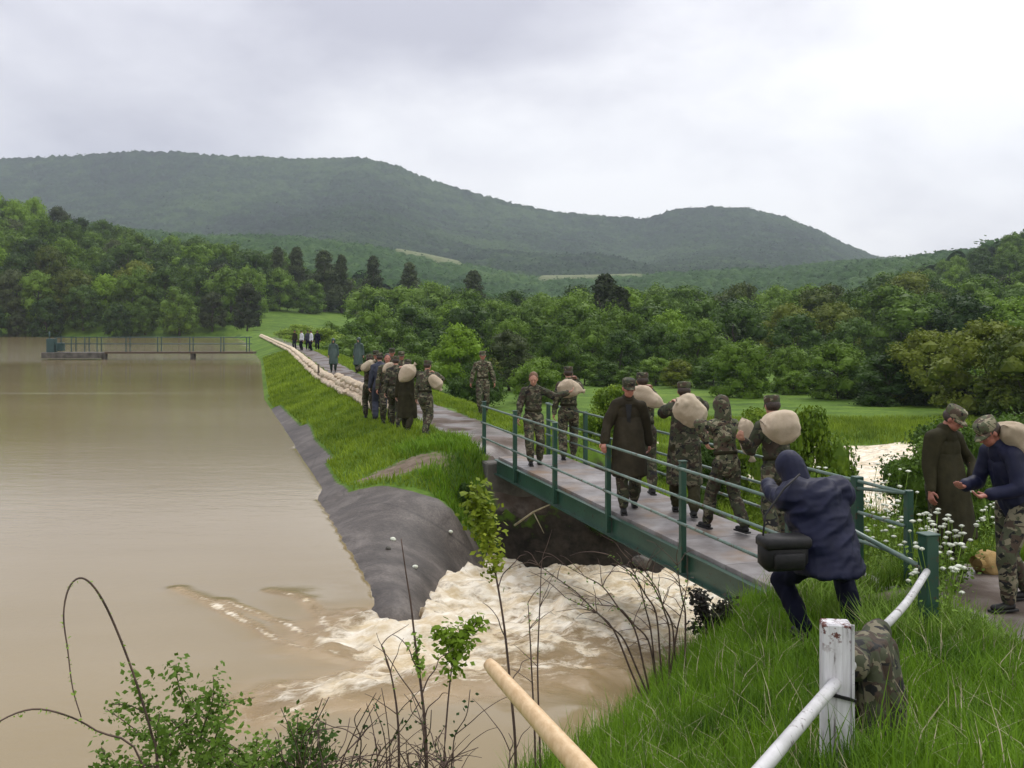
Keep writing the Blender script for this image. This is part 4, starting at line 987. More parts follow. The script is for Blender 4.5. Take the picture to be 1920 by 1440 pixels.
o = ab.build('abutment', M['concrete'], None, False, bevel=.03); o.location = BR.location; o.rotation_euler = BR.rotation_euler
tag(o, 'dark concrete abutment under the far end of the footbridge', 'abutment')
o = MB().box((-5.05, -.62, -1.25), (.6, 2.0, 2.4)).build('abutment', M['concrete'], None, False, bevel=.03); o.location = BR.location; o.rotation_euler = BR.rotation_euler
tag(o, 'concrete abutment under the near end of the footbridge behind the photographer', 'abutment')

# white handrail, post, jacket
hp = [at(1738, 1072, 7.5), at(1700, 1130, 6.7), at(1642, 1192, 5.55), at(1600, 1243, 4.75), at(1557, 1292, 4.12), at(1430, 1440, 3.25), at(1330, 1556, 2.75)]
mb = MB().tube(spline(hp, 6), .026, 12); tag(mb.build('handrail', M['white_paint']), 'flaking white pipe handrail running down to the lower edge of the picture', 'handrail')
wp_ = at(1567, 1398, 4.25); gzp = ground(wp_.x, wp_.y)
post = thing('fence_post', 'white painted timber post with red-brown worn top holding the white pipe', 'post', (wp_.x, wp_.y, at(0, 1400, 4.25).z), R(-8))
mb = MB(); hh_ = .535
mb.box((0, 0, hh_ / 2 - .45), (.122, .09, hh_ + .9)); mb.build('timber', M['white_wood'], post, False, bevel=.008)
MB().box((.0, -.055, .235), (.15, .012, .012), Matrix.Rotation(R(12), 3, 'Y')).build('wire_tie', M['black'], post, False)
MB().box((.062, -.048, hh_ / 2), (.012, .012, hh_ + .004)).build('edge_strip', M['white_paint'], post, False)

SG_ = 'sandbags carried by the soldiers'
def sack(name, label, cat, loc, rot, size, mat, group=None, seed=1, neck=True, mesh_only=False):
    rg = np.random.default_rng(seed); seg, rings = (40, 30) if not mesh_only else (22, 14); V = []; Fc = []
    for i in range(rings + 1):
        u = -1 + 2 * i / rings
        prof = (1 - abs(u) ** 7) ** .45 * (.90 + .10 * u * u) if abs(u) < 1 else .72
        th = (1 - abs(u) ** 2.3) ** .62 * 1.06 + .03 if abs(u) < 1 else .03
        if neck and u > .60: q_ = ((u - .60) / .40) ** .8; prof *= 1 - .80 * q_; th = max(th, .16 * q_)
        sag = -.10 * (1 - u * u)
        for k in range(seg):
            t = 2 * math.pi * k / seg; cx_ = abs(math.cos(t)) ** .8 * np.sign(math.cos(t)); sz = abs(math.sin(t)) ** 1.05 * np.sign(math.sin(t))
            V.append((u * .5, prof * cx_ * .5 * (1 + .05 * math.sin(5 * t + u * 3 + seed)), th * sz * .5 * (1.0 + .12 * math.sin(u * 2.4 + seed))))
    for i in range(rings):
        for k in range(seg): k2 = (k + 1) % seg; Fc.append((i * seg + k, i * seg + k2, (i + 1) * seg + k2, (i + 1) * seg + k))
    P = np.array(V); P = P * np.array(size) * (.90 if group == SG_ else 1.0)
    w = wobble(P, 10, seed) ; w2 = wobble(P, 24, seed + 3); w3 = wobble(P * np.array([.5, 1, 1]), 46, seed + 7); P = P * (1 + .14 * w - .10 * np.abs(w2) + .030 * w3)[:, None]
    me = np_mesh(name, P, Fc)
    if mesh_only: me.materials.append(mat); return me
    o = thing(name, label, cat, loc, 0, group); o.rotation_euler = rot
    link('bag', me, mat, o)
    if neck:
        MB().tube([(size[0] * .40, 0, 0), (size[0] * .47, 0, 0.005), (size[0] * .56, .01, .0)], [.030, .022, .05], 9).build('tied_neck', mat, o)
    return o

# camouflage jacket draped over the handrail
def drape():
    j = thing('camouflage_jacket', 'camouflage jacket hung over the white pipe right behind the white post', 'jacket', (0, 0, 0))
    rg = random.Random(3)
    a = at(1648, 1188, 5.6); b = at(1598, 1245, 4.75)
    top0 = Vector(a); top1 = Vector(b)
    ax = (top1 - top0)
    side = Vector((ax.y, -ax.x, 0)).normalized()
    if side.x < 0: side = -side
    mb = MB(); 
    mid = (top0 + top1) / 2; gzj = ground(mid.x + .15, mid.y)
    L_ = .54
    for sgn, ln, wd in ((1, L_, .80), (-1, .36, .6)):
        rings = []
        for i in range(9):
            q = i / 8; z = -q * ln; off = side * sgn * (.045 + .05 * q ** .7)
            ring = []
            for k in range(14):
                t = 2 * math.pi * k / 14
                c_ = mid + off + ax * (0.5 * (.75 + .30 * q) * math.cos(t)) * wd + side * (.05 + .05 * q) * math.sin(t) + Vector((0, 0, z + .05))
                ring.append(c_ + side * (.03 * math.sin(3 * t + q * 4)) * q)
            rings.append(ring)
        mb.loft(rings)
    mb.caps(top0, top1, .065, .07)
    o = remesh(mb, 'body', M['camo_jacket'], j, .014, 4, .022, 11, 4, .35)
    sl = MB().caps(mid + side * .07 + ax * .18 + Vector((0, 0, -.02)), mid + side * .15 + ax * .16 + Vector((0, 0, -.34)), .065, .055)
    sl.caps(mid + side * .15 + ax * .16 + Vector((0, 0, -.34)), mid + side * .13 + ax * .10 + Vector((0, 0, -.48)), .055, .045)
    remesh(sl, 'sleeve', M['camo_jacket'], j, .014, 3, .012, 20, 9, .6)
    sl = MB().caps(mid + side * .07 - ax * .22 + Vector((0, 0, -.02)), mid + side * .10 - ax * .24 + Vector((0, 0, -.40)), .06, .045)
    remesh(sl, 'sleeve', M['camo_jacket'], j, .014, 3, .012, 20, 19, .6)
drape()

# pale wooden pole in the foreground
pa = at(915, 1243, 2.45); pb = at(1090, 1440, 2.2); pdir = (pb - pa)
pe = pa + pdir * 5.3
mb = MB().tube([pa, pa + pdir * .06, pb, pa + pdir * 2.4, pe], [.014, .0175, .0265, .032, .034], 16)
tag(mb.build('wooden_pole', M['handle']), 'smooth pale wooden pole leaning into the bottom of the picture', 'pole')

# ------------------------------------------------------------------ people
def ik(a, c, l1, l2, hint):
    a = Vector(a); c = Vector(c); d = c - a; D = min(d.length, (l1 + l2) * .995)
    dn = d.normalized(); c = a + dn * D
    x = (l1 * l1 - l2 * l2 + D * D) / (2 * D); h = math.sqrt(max(0, l1 * l1 - x * x))
    hv = Vector(hint); hv = (hv - dn * hv.dot(dn))
    hv = hv.normalized() if hv.length > 1e-4 else Vector((0, 1, 0))
    return a + dn * x + hv * h, c
def person(label, px=None, Y=None, X=None, rz=0, H=1.78, pose=None, top='camo', bottom='camo', style='jacket', cap='camo', hood=None, face=True, hair='hair', skin='skin', vox=.014, boots='black', zoff=0, group=None, seed=1, belt=True, hem=.50, flare=1.0):
    """faces -Y (towards the camera) at rz 0; its left hand is on +X"""
    p = dict(pelvis=(0, 0, .93), lean=3, side=0, head=(0, 0), fl=(.10, 0, 0), fr=(-.10, 0, 0), hl=(.27, -.05, .80), hr=(-.27, -.05, .80), bl=(.3, 1, 0), brr=(-.3, 1, 0), kl=(.15, -1, 0), kr=(-.15, -1, 0), twist=0)
    p.update(pose or {})
    k = H / 1.78
    if X is None: X = (px - 960) / F * Y
    Z = ground(X, Y) if zoff is None else zoff
    root = thing('person', label, 'person', (X, Y, Z), rz, group)
    V3 = lambda t: Vector(t)
    pel = V3(p['pelvis'])
    Rt = Matrix.Rotation(R(p['twist']), 3, 'Z') @ Matrix.Rotation(R(p['side']), 3, 'Y') @ Matrix.Rotation(R(p['lean']), 3, 'X')
    upv = Rt @ Vector((0, 0, 1)); lt = Rt @ Vector((1, 0, 0)); fw = Rt @ Vector((0, -1, 0))
    waist = pel + upv * .14; chest = pel + upv * .36; sh = pel + upv * .49; neck = pel + upv * .57 
    shl = sh + lt * .165 - upv * .025; shr = sh - lt * .165 - upv * .025
    hd, ht = p['head']
    Rh = Rt @ Matrix.Rotation(R(hd), 3, 'Z') @ Matrix.Rotation(R(ht), 3, 'X')
    hup = Rh @ Vector((0, 0, 1)); hf = Rh @ Vector((0, -1, 0)); hl_ = Rh @ Vector((1, 0, 0))
    hc = neck + hup * .135 + hf * .02
    el, hl = ik(shl, p['hl'], .285, .25, p['bl']); er, hr = ik(shr, p['hr'], .285, .25, p['brr'])
    hpl = pel + Vector((.09, 0, -.04)); hpr = pel + Vector((-.09, 0, -.04))
    al = V3(p['fl']) + Vector((0, 0, .09)); ar = V3(p['fr']) + Vector((0, 0, .09))
    knl, al = ik(hpl, al, .43, .42, p['kl']); knr, ar = ik(hpr, ar, .43, .42, p['kr'])
    body = MB()
    body.caps(pel, waist, .125, .115, flat=((0, 1, 0), .75)); body.caps(waist, chest, .115, .135, flat=((0, 1, 0), .72)); body.caps(sh - lt * .11 - upv * .02, sh + lt * .11 - upv * .02, .052, .052)
    body.caps(sh, neck + hup * .06, .060, .052)
    for s_, e, h in ((shl, el, hl), (shr, er, hr)): body.caps(s_, e, .050, .040); body.caps(e, h, .040, .028)
    for a, b_, c in ((hpl, knl, al), (hpr, knr, ar)): body.caps(a, b_, .082, .055); body.caps(b_, c, .055, .028); body.caps(c, c + Vector((0, -.01, -.045)), .026, .024); body.caps(c + Vector((0, -.01, -.05)), c + Vector((0, -.10, -.052)), .024, .020)
    # head: cranium, jaw, nose, brow, ears, cheeks
    body.ell(hc + hup * .02, (.078, .096, .104), Rh); body.ell(hc + hf * .030 - hup * .045, (.060, .066, .070), Rh)
    body.ell(hc + hf * .062 - hup * .088, (.026, .024, .020), Rh)
    body.caps(hc + hf * .090 + hup * .018, hc + hf * .112 - hup * .022, .010, .015)
    body.ell(hc + hf * .086 + hup * .034, (.048, .014, .011), Rh); body.ell(hc + hf * .088 - hup * .052, (.024, .012, .010), Rh)
    for q in (1, -1):
        body.ell(hc + hl_ * .077 * q - hup * .005, (.012, .020, .032), Rh); body.ell(hc + hl_ * .035 * q + hf * .068 - hup * .012, (.022, .020, .020), Rh)
    # hands: palm, four unequal curled fingers, thumb from the side
    for e, h, q in ((el, hl, 1), (er, hr, -1)):
        d = (h - e).normalized(); w = d.cross(Vector((0, 0, 1)) if abs(d.z) < .9 else Vector((0, -1, 0))); 
        if abs(d.z) > .9: w = Vector((0, -1, 0)) - d * d.dot(Vector((0, -1, 0)))
        w.normalize(); nn = d.cross(w).normalized()
        inn = nn if nn.x * q < 0 else -nn
        body.caps(h, h + d * .065, .030, .036, flat=(nn, .55))
        for f_, ln in ((-1.5, .070), (-.5, .082), (.5, .078), (1.5, .060)):
            b0 = h + d * .075 + w * f_ * .021; b1 = b0 + (d * .85 + inn * .5).normalized() * ln * .55; b2 = b1 + (d * .45 + inn * .9).normalized() * ln * .5
            body.caps(b0, b1, .0105, .0095, 8); body.caps(b1, b2, .0095, .008, 8)
        t0 = h + d * .02 + w * .032; t1 = t0 + (d * .6 + w * .7 + inn * .3).normalized() * .04; body.caps(t0, t1, .013, .011, 8); body.caps(t1, t1 + (d * .8 + inn * .5).normalized() * .03, .011, .009, 8)
    remesh(body, 'body', M[skin], root, vox * .62, 1)
    # trousers
    tr = MB(); tr.caps(pel, pel + upv * .10, .135, .135, flat=((0, 1, 0), .8))
    for a, b_, c in ((hpl, knl, al), (hpr, knr, ar)):
        tr.caps(a, b_, .108, .078); tr.caps(b_, b_ + (c - b_) * .62, .080, .076); tr.caps(b_ + (c - b_) * .6, b_ + (c - b_) * .95, .080, .058)
    remesh(tr, 'trousers', M[bottom], root, vox, 2, .011, 24, seed, .8)
    # upper garment
    tp = MB(); tp.caps(pel + upv * (.02 if style == 'jacket' else .06), waist, .158, .145, flat=((0, 1, 0), .78)); tp.caps(waist, chest, .148, .160, flat=((0, 1, 0), .76)); tp.caps(shl, sh + upv * .02, .072, .080); tp.caps(shr, sh + upv * .02, .072, .080)
    tp.caps(sh, neck - upv * .015, .105, .076)
    for s_, e, h in ((shl, el, hl), (shr, er, hr)): tp.caps(s_, e, .072, .060); tp.caps(e, e + (h - e) * .93, .060, .047)
    if style == 'jacket':
        tp.caps(pel - upv * .06, pel, .152, .150, flat=((0, 1, 0), .80))
    else:
        rings = []; kc = (knl + knr) / 2; fc = (al + ar) / 2
        for i in range(9):
            q = i / 8; ctrp = (waist + upv * .16).lerp(Vector((pel.x * .5 + kc.x * .5, pel.y * .5 + kc.y * .5, pel.z)), min(1, q * 2)) if q < .5 else Vector((pel.x * .5 + kc.x * .5, pel.y * .5 + kc.y * .5, pel.z)).lerp(Vector((kc.x, kc.y, hem)), (q - .5) * 2)
            if q < .5: pass
            rx = (.160 + .070 * q * flare) ; ry = (.128 + .085 * q * flare)
            spread = abs(knl.y - knr.y) * .35 * q
            rings.append([ctrp + Vector((rx * math.cos(t) * (1 + .05 * math.sin(5 * t + seed)), (ry + spread) * math.sin(t) * (1 + .06 * math.cos(4 * t + seed)), 0)) for t in [2 * math.pi * j / 24 for j in range(24)]])
        tp.loft(rings)
    nm = 'jacket' if style == 'jacket' else 'raincoat'
    remesh(tp, nm, M[top], root, vox, 2, .015 if style == 'jacket' else .024, 20 if style == 'jacket' else 15, seed + 3, .7 if style == 'jacket' else .25)
    # collar
    cl = MB(); ring = [[neck + upv * (-.045 + .055 * j) + lt * (.072 + .006 * j) * math.cos(t) - fw * (.068 + .004 * j) * math.sin(t) + fw * .01 for t in [2 * math.pi * i / 16 for i in range(16)]] for j in range(2)]
    cl.loft(ring); cl.build('collar', M[top], root)
    if style == 'jacket' and belt and top.startswith('camo'):
        rg_ = [[pel + upv * (.085 + .045 * j) + lt * .168 * math.cos(t) + fw * .135 * math.sin(t) for t in [2 * math.pi * i / 20 for i in range(20)]] for j in range(2)]
        MB().loft(rg_).build('belt', M['olive'], root)
    if style == 'jacket' and top.startswith('camo'):
        for q in (1, -1):
            c_ = chest + lt * .08 * q + fw * .125 - upv * .01; MB().box(c_, (.10, .02, .11), Rt).build('pocket', M[top], root, False, bevel=.006)
    # boots
    for b_, c in ((knl, al), (knr, ar)):
        d = (c - b_).normalized(); m_ = MB(); m_.caps(c - d * .16, c, .055, .046); m_.caps(c + Vector((0, .02, -.045)), c + Vector((0, -.15, -.052)), .042, .038, flat=((0, 0, 1), .8))
        bt = remesh(m_, 'boot', M[boots], root, vox, 1)
        MB().box((c.x, c.y - .06, c.z - .080), (.085, .27, .022)).build('sole', M['black'], bt, False, bevel=.006)
    # head wear
    if hood:
        h_ = MB(); h_.ell(hc + hup * .03 - hf * .02, (.108, .125, .130), Rh); h_.caps(neck, hc - hf * .05, .11, .10)
        remesh(h_, 'hood', M[hood], root, vox, 2, .010, 16, seed + 9)
        if face: pass
    elif cap:
        cm = MB(); rings = []
        for zz, r_ in ((.030, .086), (.045, .094), (.085, .097), (.118, .093), (.128, .080), (.131, .03)):
            rings.append([hc + hup * zz + hl_ * r_ * .92 * math.cos(t) + hf * (r_ * 1.13 * math.sin(t) - .004) for t in [2 * math.pi * i / 20 for i in range(20)]])
        cm.loft(rings); c_o = cm.build('cap', M[cap], root)
        vs = MB(); n_ = 9; up_, lo_ = [], []
        for i in range(n_):
            t = R(25 + 130 * i / (n_ - 1)); pin = hc + hup * .040 + hl_ * .085 * math.cos(t) + hf * .095 * math.sin(t); po = hc + hup * .012 + hl_ * .082 * math.cos(t) + hf * (.095 * math.sin(t) + .062 * math.sin(math.pi * i / (n_ - 1)) ** .5)
            up_.append((pin, po))
        Vv = []; Ff = []
        for dz in (0, -.006):
            for pin, po in up_: Vv += [pin + hup * dz, po + hup * dz]
        m2 = n_ * 2
        for i in range(n_ - 1):
            a = i * 2; Ff += [(a, a + 1, a + 3, a + 2), (m2 + a, m2 + a + 2, m2 + a + 3, m2 + a + 1), (a + 1, m2 + a + 1, m2 + a + 3, a + 3), (a, a + 2, m2 + a + 2, m2 + a)]
        Ff += [(0, m2, m2 + 1, 1), (m2 - 2, m2 - 1, 2 * m2 - 1, 2 * m2 - 2)]
        vs.add(Vv, Ff); vs.build('visor', M[cap], c_o)
    if not hood:
        hr_ = MB(); hr_.ell(hc + hup * (.040 if not cap else .012) - hf * .022, (.088, .098, .106 if not cap else .078), Rh)
        if face: 
            remesh(hr_, 'hair', M[hair], root, vox * .8, 1)
        else: remesh(hr_, 'hair', M[hair], root, vox * .8, 1)
    if face:
        ey = MB()
        for q in (1, -1): ey.ell(hc + hl_ * .030 * q + hf * .086 + hup * .014, (.012, .007, .006), Rh, 8, 6)
        ey.build('eyes', M['eye'], root)
    root.scale = (k, k, k)
    root['_'] = 0; del root['_']
    W = Matrix.Translation(root.location) @ Matrix.Rotation(rz, 4, 'Z') @ Matrix.Scale(k, 4)
    return dict(root=root, sh=W @ sh, shl=W @ shl, shr=W @ shr, hc=W @ hc, pel=W @ pel, W=W, hl=W @ hl, hr=W @ hr)

back = R(180)
SG = 'sandbags carried by the soldiers'
# --- on the bridge
D_ = person('man in long brown open raincoat and cap walking towards the camera on the bridge', 1178, 13.9, rz=R(-4), H=1.86, style='coat', top='brown_coat', bottom='camo_dark', hem=.50, flare=.95, cap='camo_dark', skin='skin_red', vox=.011, seed=3,
       pose=dict(fl=(.09, .22, .02), fr=(-.07, -.22, 0), kl=(.05, -1, 0), hr=(-.32, -.22, .93), hl=(.30, .10, .78), brr=(-.6, .8, 0), head=(8, 6), lean=3))
pk = MB().loft([[Vector((x_, y_, z_)) for x_, y_ in ((-.012 - w_, -d_), (.012 + w_, -d_), (.012 + w_, -d_ + .03), (-.012 - w_, -d_ + .03))] for z_, d_, w_ in ((1.42, .155, .03), (1.25, .170, .012), (1.0, .155, .004), (.75, .185, .012), (.52, .235, .028))])
pk.build('front_opening', M['black'], D_['root'], False)
P = person('fair-haired officer in camouflage reaching an arm towards the soldier beside him on the bridge', 1000, 18.3, rz=R(4), H=1.72, cap=None, hair='hair_fair', top='camo_dark', bottom='camo', vox=.012, seed=5,
       pose=dict(hl=(.66, -.02, 1.36), bl=(0, 0, -1), hr=(-.30, -.12, .88), brr=(-1, .6, 0), head=(-6, 16), fl=(.12, .05, 0), fr=(-.06, -.12, 0), lean=3))
P = person('farthest soldier on the bridge, seen from behind with a small sack on his shoulder', 1066, 19.0, rz=back, H=1.78, face=False, vox=.012, seed=6, pose=dict(hr=(-.16, -.16, 1.50), brr=(-.5, -.5, -1), hl=(.28, 0, .85), fl=(.1, .15, 0), fr=(-.1, -.1, 0)))
sack('sandbag', 'cream sack on the shoulder of the farthest soldier on the bridge', 'sandbag', at(1068, 728, 18.75), (R(10), R(12), R(-10)), (.52, .34, .34), M['sack'], SG, 21)
P = person('soldier partly hidden behind the man in the long raincoat, sack on his right shoulder', 1206, 15.3, rz=back + R(5), H=1.86, face=False, vox=.012, seed=7, top='camo', bottom='camo_dark', pose=dict(hr=(-.16, -.16, 1.50), brr=(-.5, -.5, -1), fl=(.1, -.25, .02), fr=(-.1, .2, 0)))
sack('sandbag', 'long cream sack behind the head of the man in the long raincoat', 'sandbag', at(1213, 743, 15.0), (R(0), R(28), R(-8)), (.58, .30, .30), M['sack'], SG, 22)
P = person('soldier with a large sack on his back walking away in green rain trousers', 1284, 13.45, rz=back + R(-6), H=1.84, face=False, vox=.011, seed=8, top='camo_dark', bottom='olive', style='coat', hem=.42, flare=.8,
       pose=dict(lean=12, hr=(-.16, -.16, 1.50), brr=(-.5, -.5, -1), hl=(.16, -.18, 1.46), bl=(.5, -.4, -1), fl=(.10, -.30, .0), fr=(-.10, .26, .04), head=(0, -8)))
sack('sandbag', 'large full cream sack on the back of the soldier in green rain trousers', 'sandbag', at(1294, 772, 13.1), (R(15), R(38), R(0)), (.54, .44, .46), M['sack'], SG, 23)
P = person('camouflaged soldier with hooded helmet carrying a drooping sack at his right side', 1362, 12.45, rz=back + R(25), H=1.70, face=False, hood='camo', vox=.011, seed=9, top='camo_pale', bottom='camo_dark',
       pose=dict(lean=8, hr=(.12, -.18, 1.28), brr=(-.5, .8, 0), hl=(.34, .02, 1.2), bl=(.9, .3, -.2), fl=(.1, -.28, 0), fr=(-.1, .26, .03)))
sack('sandbag', 'drooping tall cream sack hanging between the hooded soldier and the next', 'sandbag', at(1402, 818, 12.3), (R(0), R(78), R(10)), (.56, .24, .26), M['sack'], SG, 24)
P = person('soldier behind the photographer carrying a big round sack on his shoulders', 1458, 11.5, rz=back + R(10), H=1.80, face=False, vox=.011, seed=10, top='camo_dark', bottom='camo',
       pose=dict(lean=10, hl=(.44, .06, 1.26), bl=(.6, .2, -.6), hr=(-.18, -.14, 1.44), brr=(-.5, -.4, -1), fl=(.1, .2, 0), fr=(-.1, -.2, 0)))
sack('sandbag', 'big round tan sack right above the photographer hood', 'sandbag', at(1463, 801, 11.05), (R(8), R(14), R(0)), (.47, .40, .38), M['sack'], SG, 25, neck=False)
# --- lone soldier on the crest
person('lone soldier in camouflage standing upright on the crest path facing the camera', 905, 27.8, rz=R(3), H=1.80, cap='camo_pale', skin='skin_red', top='camo_pale', bottom='camo', vox=.015, seed=12, zoff=0.0,
       pose=dict(hl=(.33, .02, .86), hr=(-.33, .02, .86), bl=(1, .3, 0), brr=(-1, .3, 0), fl=(.08, .1, 0), fr=(-.06, -.08, 0), lean=0))
# --- photographer
PH = person('photographer in navy hooded jacket crouching with his back to the camera', X=2.45, Y=8.05, rz=back + R(12), H=1.80, face=False, hood='navy', top='navy', bottom='navy_dark', boots='black', style='jacket', vox=.010, seed=14, zoff=.10, skin='skin',
       pose=dict(pelvis=(-.02, .10, .68), lean=26, side=10, fl=(.10, .02, -.02), fr=(-.32, .06, -.02), kl=(.3, -1, 0), kr=(-.6, -1, 0), hl=(.10, -.62, 1.12), hr=(-.12, -.62, 1.08), bl=(1, 0, -.3), brr=(-1, 0, -.3), head=(0, 6)))
# heavy skirt of the jacket
jk = MB(); W = PH['W'].inverted()
pl = Vector((-.02, .10, .66))
rings = []
for i in range(8):
    q = i / 7; c_ = Vector((-.02 - .03 * q, .02 + .12 * q, 1.05 - .50 * q)); rx = .225 + .045 * q; ry = .18 + .07 * q
    rings.append([c_ + Vector((rx * math.cos(t), ry * math.sin(t), 0)) for t in [2 * math.pi * j / 24 for j in range(24)]])
jk.loft(rings); jk.caps((-.19, -.02, 1.12), (.19, -.02, 1.12), .14, .14); jk.ell((0, .02, 1.0), (.255, .20, .26))
o = remesh(jk, 'jacket_skirt', M['navy'], PH['root'], .012, 2, .022, 15, 5, 1.6)
bag = thing('camera_bag', 'black camera bag hanging at the left hip of the crouching photographer', 'bag', at(1468, 1038, 7.72), R(10))
bag.scale = (1.12, 1.2, 1.15); MB().box((0, 0, 0), (.34, .17, .22)).build('bag_body', M['black'], bag, True, bevel=.05); MB().box((0, -.012, .085), (.345, .185, .08)).build('flap', M['black'], bag, True, bevel=.02)
MB().box((0, -.10, -.03), (.22, .035, .11)).build('pocket', M['black'], bag, True, bevel=.012)
MB().tube([(-.15, 0, .1), (-.10, .06, .25), (.06, .10, .42), (.22, .18, .50)], .007, 6).build('strap', M['black'], bag)
# --- two men at right
person('man in dark olive raincoat and camouflage cap looking down, standing in the tall weeds', X=4.52, Y=10.45, rz=R(22), H=1.80, style='coat', top='olive', bottom='camo_dark', cap='camo_pale', skin='skin_red', vox=.011, seed=15, zoff=0.0, hem=.40, flare=.9,
       pose=dict(head=(18, 26), lean=4, hl=(.18, -.22, 1.0), hr=(-.28, -.12, .88), bl=(1, .6, 0), fl=(.12, 0, 0), fr=(-.12, 0, 0)))
LM_ = person('man in navy jacket and camouflage trousers bending forward under a sack at the right edge', X=4.62, Y=9.2, rz=R(-75), H=1.84, top='navy', bottom='camo', cap='camo_pale', skin='skin_red', vox=.010, seed=16, zoff=0.0, belt=False,
       pose=dict(pelvis=(0, .04, .93), lean=20, head=(0, 14), hl=(.14, -.36, 1.04), bl=(.5, .6, -.6), hr=(-.12, -.40, 1.08), brr=(-.4, .5, -.6), fl=(.10, -.12, 0), fr=(-.12, .28, .02)))
sack('sandbag', 'cream sack on the back of the bending man at the right edge', 'sandbag', LM_['sh'] + Vector((.16, -.02, .10)), (R(0), R(38), R(8)), (.56, .38, .26), M['sack'], SG, 27)
o = sack('sack', 'wet yellow half-empty sack dropped on the grass between the two men at right', 'sack', (0, 0, 0), (R(0), R(-6), R(20)), (.34, .30, .24), M['sack_yellow'], None, 28, neck=False)
o.location = (4.98, 10.35, ground(4.98, 10.35) + .09)
MB().loft([[Vector((-.14 + .0 * j, .09 * math.cos(t), .02 + .07 * math.sin(t))) + Vector((-.03 * j, 0, .012 * j)) for t in [2 * math.pi * i / 12 for i in range(12)]] for j in range(3)], False).build('open_mouth', M['sack_yellow'], o)
# --- column on the crest
walk1 = dict(fl=(.09, -.22, .02), fr=(-.09, .2, .03)); 
def P_(label, px, Y, **kw):
    kw.setdefault('vox', .016); kw.setdefault('zoff', 0.0)
    return person(label, px, Y, **kw)
P_('rearmost soldier of the column on the dam, sack on his right shoulder', 797, 22.9, rz=back + R(-25), H=1.74, face=False, seed=30, top='camo', bottom='camo', pose=dict(lean=8, hr=(-.18, -.14, 1.46), brr=(-.5, -.4, -1), **walk1))
sack('sandbag', 'sack on the right shoulder of the rearmost soldier of the column', 'sandbag', at(816, 716, 22.7), (0, R(55), R(0)), (.42, .30, .28), M['sack'], SG, 31)
P_('soldier in long olive poncho carrying a big pale sack high in the column', 762, 23.6, rz=back + R(-8), H=1.74, face=False, seed=31, top='olive', bottom='olive', style='coat', hem=.35, cap='camo_dark', pose=dict(lean=10, hr=(-.18, -.14, 1.46), brr=(-.5, -.4, -1), **walk1))
sack('sandbag', 'big pale sack carried high in the column just left of the rearmost soldier', 'sandbag', at(763, 700, 23.3), (0, R(-48), R(0)), (.56, .36, .34), M['sack'], SG, 32)
P_('soldier in the column seen between two sacks, wearing wet camouflage', 741, 24.6, rz=back, H=1.78, face=False, seed=32, top='camo_dark', bottom='camo_dark', pose=dict(lean=10, hr=(-.18, -.14, 1.46), brr=(-.5, -.4, -1), **walk1))
sack('sandbag', 'dull sack in the middle of the column above the dark uniforms', 'sandbag', at(729, 690, 24.9), (0, R(-35), R(0)), (.40, .26, .24), M['sack'], SG, 33)
P_('bareheaded ruddy soldier in the middle of the column facing the camera', 726, 25.6, rz=R(12), H=1.80, cap=None, skin='skin_red', seed=33, top='camo', bottom='camo_dark', pose=dict(fl=(.08, .1, 0)))
P_('soldier in dark blue overalls near the head of the column', 712, 26.3, rz=back + R(10), H=1.80, face=False, seed=34, top='blue_dark', bottom='blue_dark', cap='camo_dark', pose=dict(lean=5))
P_('soldier at the left flank of the column with a slanting sack on his shoulder', 694, 26.6, rz=back + R(15), H=1.76, face=False, seed=35, top='camo_dark', bottom='camo_dark', pose=dict(lean=10, hl=(.18, -.14, 1.45), bl=(.5, -.4, -1), **walk1))
sack('sandbag', 'slanting sack at the left flank of the column, nearest the sandbag wall', 'sandbag', at(689, 686, 26.4), (0, R(-35), R(0)), (.46, .28, .26), M['sack'], SG, 36)
P_('soldier with a red-brown face half hidden at the back of the column', 706, 28.4, rz=R(-10), H=1.80, skin='skin_red', seed=36, top='camo', bottom='camo_dark', cap='camo_dark')
P_('soldier beyond the big pale sack, only cap and face showing over the column', 752, 27.6, rz=R(15), H=1.80, skin='skin_red', seed=37, top='camo_pale', bottom='camo', cap='camo')
P_('tall soldier at the far side of the column looking over the others', 735, 29.4, rz=R(5), H=1.84, skin='skin_red', seed=38, top='camo_dark', bottom='camo', cap='camo_dark')
# --- far figures
P_('figure in dark green raincoat standing on the path beyond the marker post', 625, 51, rz=R(10), H=1.72, seed=40, top='green_coat', bottom='green_coat', style='coat', hem=.4, hood='green_coat', cap=None, face=False, vox=.03)
P_('second figure in dark green raincoat standing right behind the column', 673, 50, rz=R(-10), H=1.78, seed=41, top='green_coat', bottom='green_coat', style='coat', hem=.4, hood='green_coat', cap=None, face=False, vox=.03)
for px, Y, tpn, lab in [(553, 88, 'olive', 'far figure in olive at the left end of the small group on the dam'), (566, 87, 'white_cloth', 'far figure in white top in the small group on the dam'), (577, 89, 'blue_dark', 'far figure in dark blue in the middle of the small group on the dam'), (584, 86, 'white_cloth', 'far figure in pale jacket and dark trousers in the small group on the dam'), (595, 87, 'navy_dark', 'far figure in black at the right end of the small group on the dam')]:
    x_ = (px - 960) / F * Y
    P_(lab, px, Y, rz=R(random.uniform(-60, 60)), H=1.75, seed=50 + px, top=tpn, bottom='navy_dark', cap='camo_dark', vox=.04, zoff=None)

